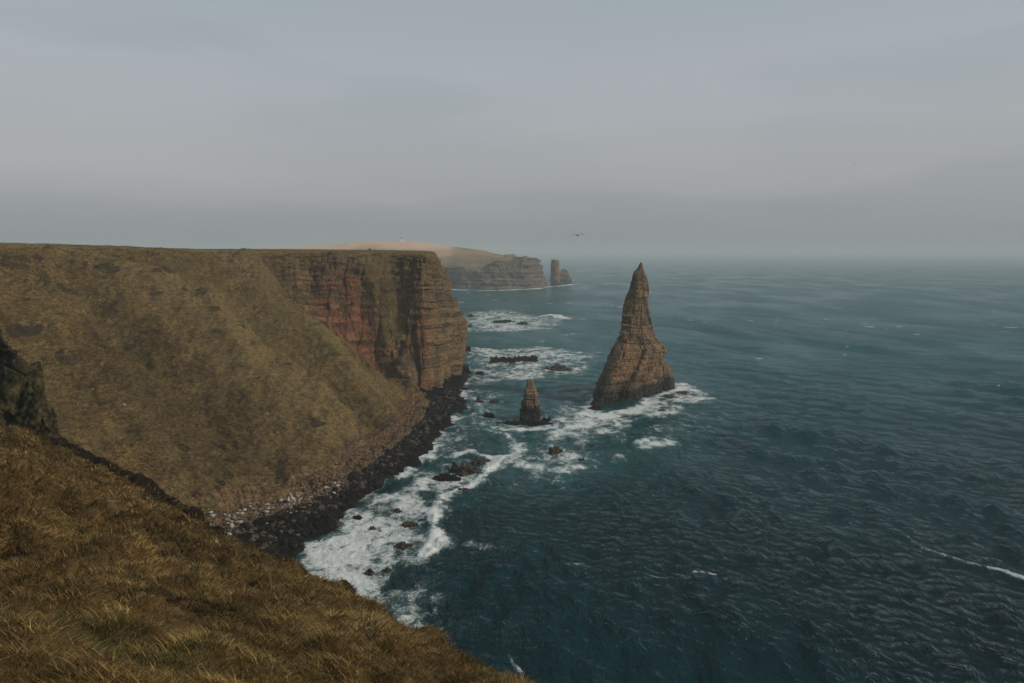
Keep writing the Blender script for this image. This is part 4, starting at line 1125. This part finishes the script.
M_WHITE = plain('white painted masonry', (0.8, 0.8, 0.78)); M_GLASS = plain('lantern glazing', (0.05, 0.06, 0.07), 0.15); M_ROOF = plain('dark lantern roof', (0.06, 0.05, 0.05)); M_OCHRE = plain('ochre trim', (0.45, 0.3, 0.1))


def box_bm(bm, c, s):
    r_ = bmesh.ops.create_cube(bm, size=1.0)
    for v in r_['verts']: v.co = Vector((v.co.x * s[0] + c[0], v.co.y * s[1] + c[1], v.co.z * s[2] + c[2]))


def cone_bm(bm, r1, r2, z0, z1, seg=16):
    r_ = bmesh.ops.create_cone(bm, cap_ends=True, segments=seg, radius1=r1, radius2=r2, depth=z1 - z0)
    for v in r_['verts']: v.co.z += (z0 + z1) / 2


def part(name, fn, mat, parent):
    bm = bmesh.new(); fn(bm); me = bpy.data.meshes.new(name); bm.to_mesh(me); bm.free(); me.materials.append(mat)
    return link(name, me, parent=parent)


qx, qy = project(HG2)
cand = np.argmin((qx - 401) ** 2 + 4.0 * (qy - qy[np.abs(qx - 401) < 2].min()) ** 2)
lp = HG2.reshape(-1, 3)[cand]
lh = link('lighthouse', None, None, 'small white lighthouse on top of the pink brown hill beyond the cliff', 'lighthouse', loc=(lp[0], lp[1], lp[2] - 0.3))
tw = part('tower', lambda b: (box_bm(b, (0, 0, 3.2), (3.6, 3.6, 6.4))), M_WHITE, lh)
part('gallery', lambda b: box_bm(b, (0, 0, 6.62), (4.4, 4.4, 0.4)), M_OCHRE, lh)
ln_ = part('lantern', lambda b: cone_bm(b, 1.1, 1.1, 6.84, 8.7), M_GLASS, lh)
part('lantern_roof', lambda b: cone_bm(b, 1.35, 0.1, 8.72, 9.8), M_ROOF, lh)
part('annexe', lambda b: box_bm(b, (4.4, 0.4, 1.6), (5.1, 4.0, 3.2)), M_WHITE, lh)

# ------------------------------------------------------------------ haze, sky, sun
T = NT('sea haze')
pv = T.n('ShaderNodeVolumePrincipled'); pv.inputs['Color'].default_value = (0.72, 0.78, 0.81, 1); pv.inputs['Density'].default_value = 0.00023; pv.inputs['Anisotropy'].default_value = 0.0
T.l(pv.outputs[0], T.out.inputs['Volume'])
bm = bmesh.new(); box_bm(bm, (0, 0, 0), (1, 1, 1)); me = bpy.data.meshes.new('haze'); bm.to_mesh(me); bm.free(); me.materials.append(T.m)
RS = 40000.0
hz = link('haze', me, 'stuff', 'thin grey sea haze that fades the far water and headland', 'haze'); hz.scale = (2 * RS, 2 * RS, 112); hz.location = (0, 0, 56 - 8)

SUN_EL, SUN_AZ = 33.0, 108.0     # azimuth clockwise from +Y (view direction)
w = bpy.data.worlds.new('World'); scene.world = w; w.use_nodes = True
t = w.node_tree; t.nodes.clear()
T = NT.__new__(NT); T.t = t; T.n = lambda typ, **kw: NT.n(T, typ, **kw)
out = T.n('ShaderNodeOutputWorld'); bg = T.n('ShaderNodeBackground'); T.tc = T.n('ShaderNodeTexCoord')
sky = T.n('ShaderNodeTexSky'); sky.sky_type = 'NISHITA'; sky.sun_disc = False
sky.sun_elevation = math.radians(SUN_EL); sky.sun_rotation = math.radians(SUN_AZ); sky.air_density = 1.5; sky.dust_density = 4.0
vec = T.tc.outputs['Generated']
sep = T.n('ShaderNodeSeparateXYZ'); T.l(vec, sep.inputs[0])
el = sep.outputs[2]
nz = T.noise(T.scale(vec, (1.6, 1.6, 9.0)), 2.2, 5, 0.5, 0.3)
nz2 = T.noise(T.scale(vec, (1.2, 1.2, 6.0)), 1.3, 4, 0.5)
cl = T.ramp(el, [(0.0, (2.95, 3.2, 3.35)), (0.10, (4.15, 4.25, 4.45)), (0.22, (4.2, 4.5, 4.85)), (0.36, (3.3, 4.0, 4.3)), (0.55, (1.9, 2.9, 3.3)), (1.0, (1.5, 2.4, 2.9))])
# veils of high cloud, some bluer gaps
cl = T.mix(T.ss(nz, 0.40, 0.66, 0.0, 0.16), cl, (4.3, 4.2, 4.35))
cl = T.mix(T.ss(nz2, 0.52, 0.68, 0.0, 0.22), cl, (2.5, 3.0, 3.3))
# low bank of cloud on the horizon with a soft wavy top
edge = T.m_('ADD', el, T.m_('MULTIPLY', T.m_('SUBTRACT', T.noise(T.scale(vec, (1.0, 1.0, 3.5)), 2.1, 5, 0.5), 0.5), 0.14))
cl = T.mix(T.ss(T.m_('SUBTRACT', edge, T.ss(sep.outputs[0], 0.2, 0.6, 0.0, 0.05)), 0.050, 0.070, 0.30, 0.0), cl, (2.5, 2.95, 3.25))
mixc = T.mix(0.86, sky.outputs[0], cl)
T.l(mixc, bg.inputs['Color']); bg.inputs['Strength'].default_value = 0.1
T.l(bg.outputs[0], out.inputs['Surface'])

sd = bpy.data.lights.new('sun', 'SUN'); sd.energy = 2.6; sd.angle = math.radians(8); sd.color = (1.0, 0.88, 0.72)
so = bpy.data.objects.new('sun', sd); COL.objects.link(so)
a, e = math.radians(SUN_AZ), math.radians(SUN_EL)
d = Vector((math.sin(a) * math.cos(e), math.cos(a) * math.cos(e), math.sin(e)))
so.rotation_euler = d.to_track_quat('Z', 'Y').to_euler(); so.location = d * 500

# ------------------------------------------------------------------ camera
cd = bpy.data.cameras.new('camera'); cam = bpy.data.objects.new('camera', cd); COL.objects.link(cam)
cam.location = (0, 0, H); cam.rotation_euler = (math.pi / 2 - TH, 0, 0)
cd.sensor_width = 36; cd.lens = FPX / 1024 * 36; cd.clip_start = 0.1; cd.clip_end = 120000
scene.camera = cam

vs_ = scene.view_settings; vs_.view_transform = 'Standard'; vs_.look = 'None'; vs_.exposure = 0.0; vs_.gamma = 1.0; vs_.use_curve_mapping = False
scene.render.engine = 'CYCLES'
cy = scene.cycles
cy.max_bounces = 5; cy.diffuse_bounces = 2; cy.glossy_bounces = 2; cy.transmission_bounces = 2; cy.volume_bounces = 2
cy.use_denoising = True
try: cy.denoiser = 'OPENIMAGEDENOISE'
except Exception: pass
cy.sample_clamp_indirect = 4
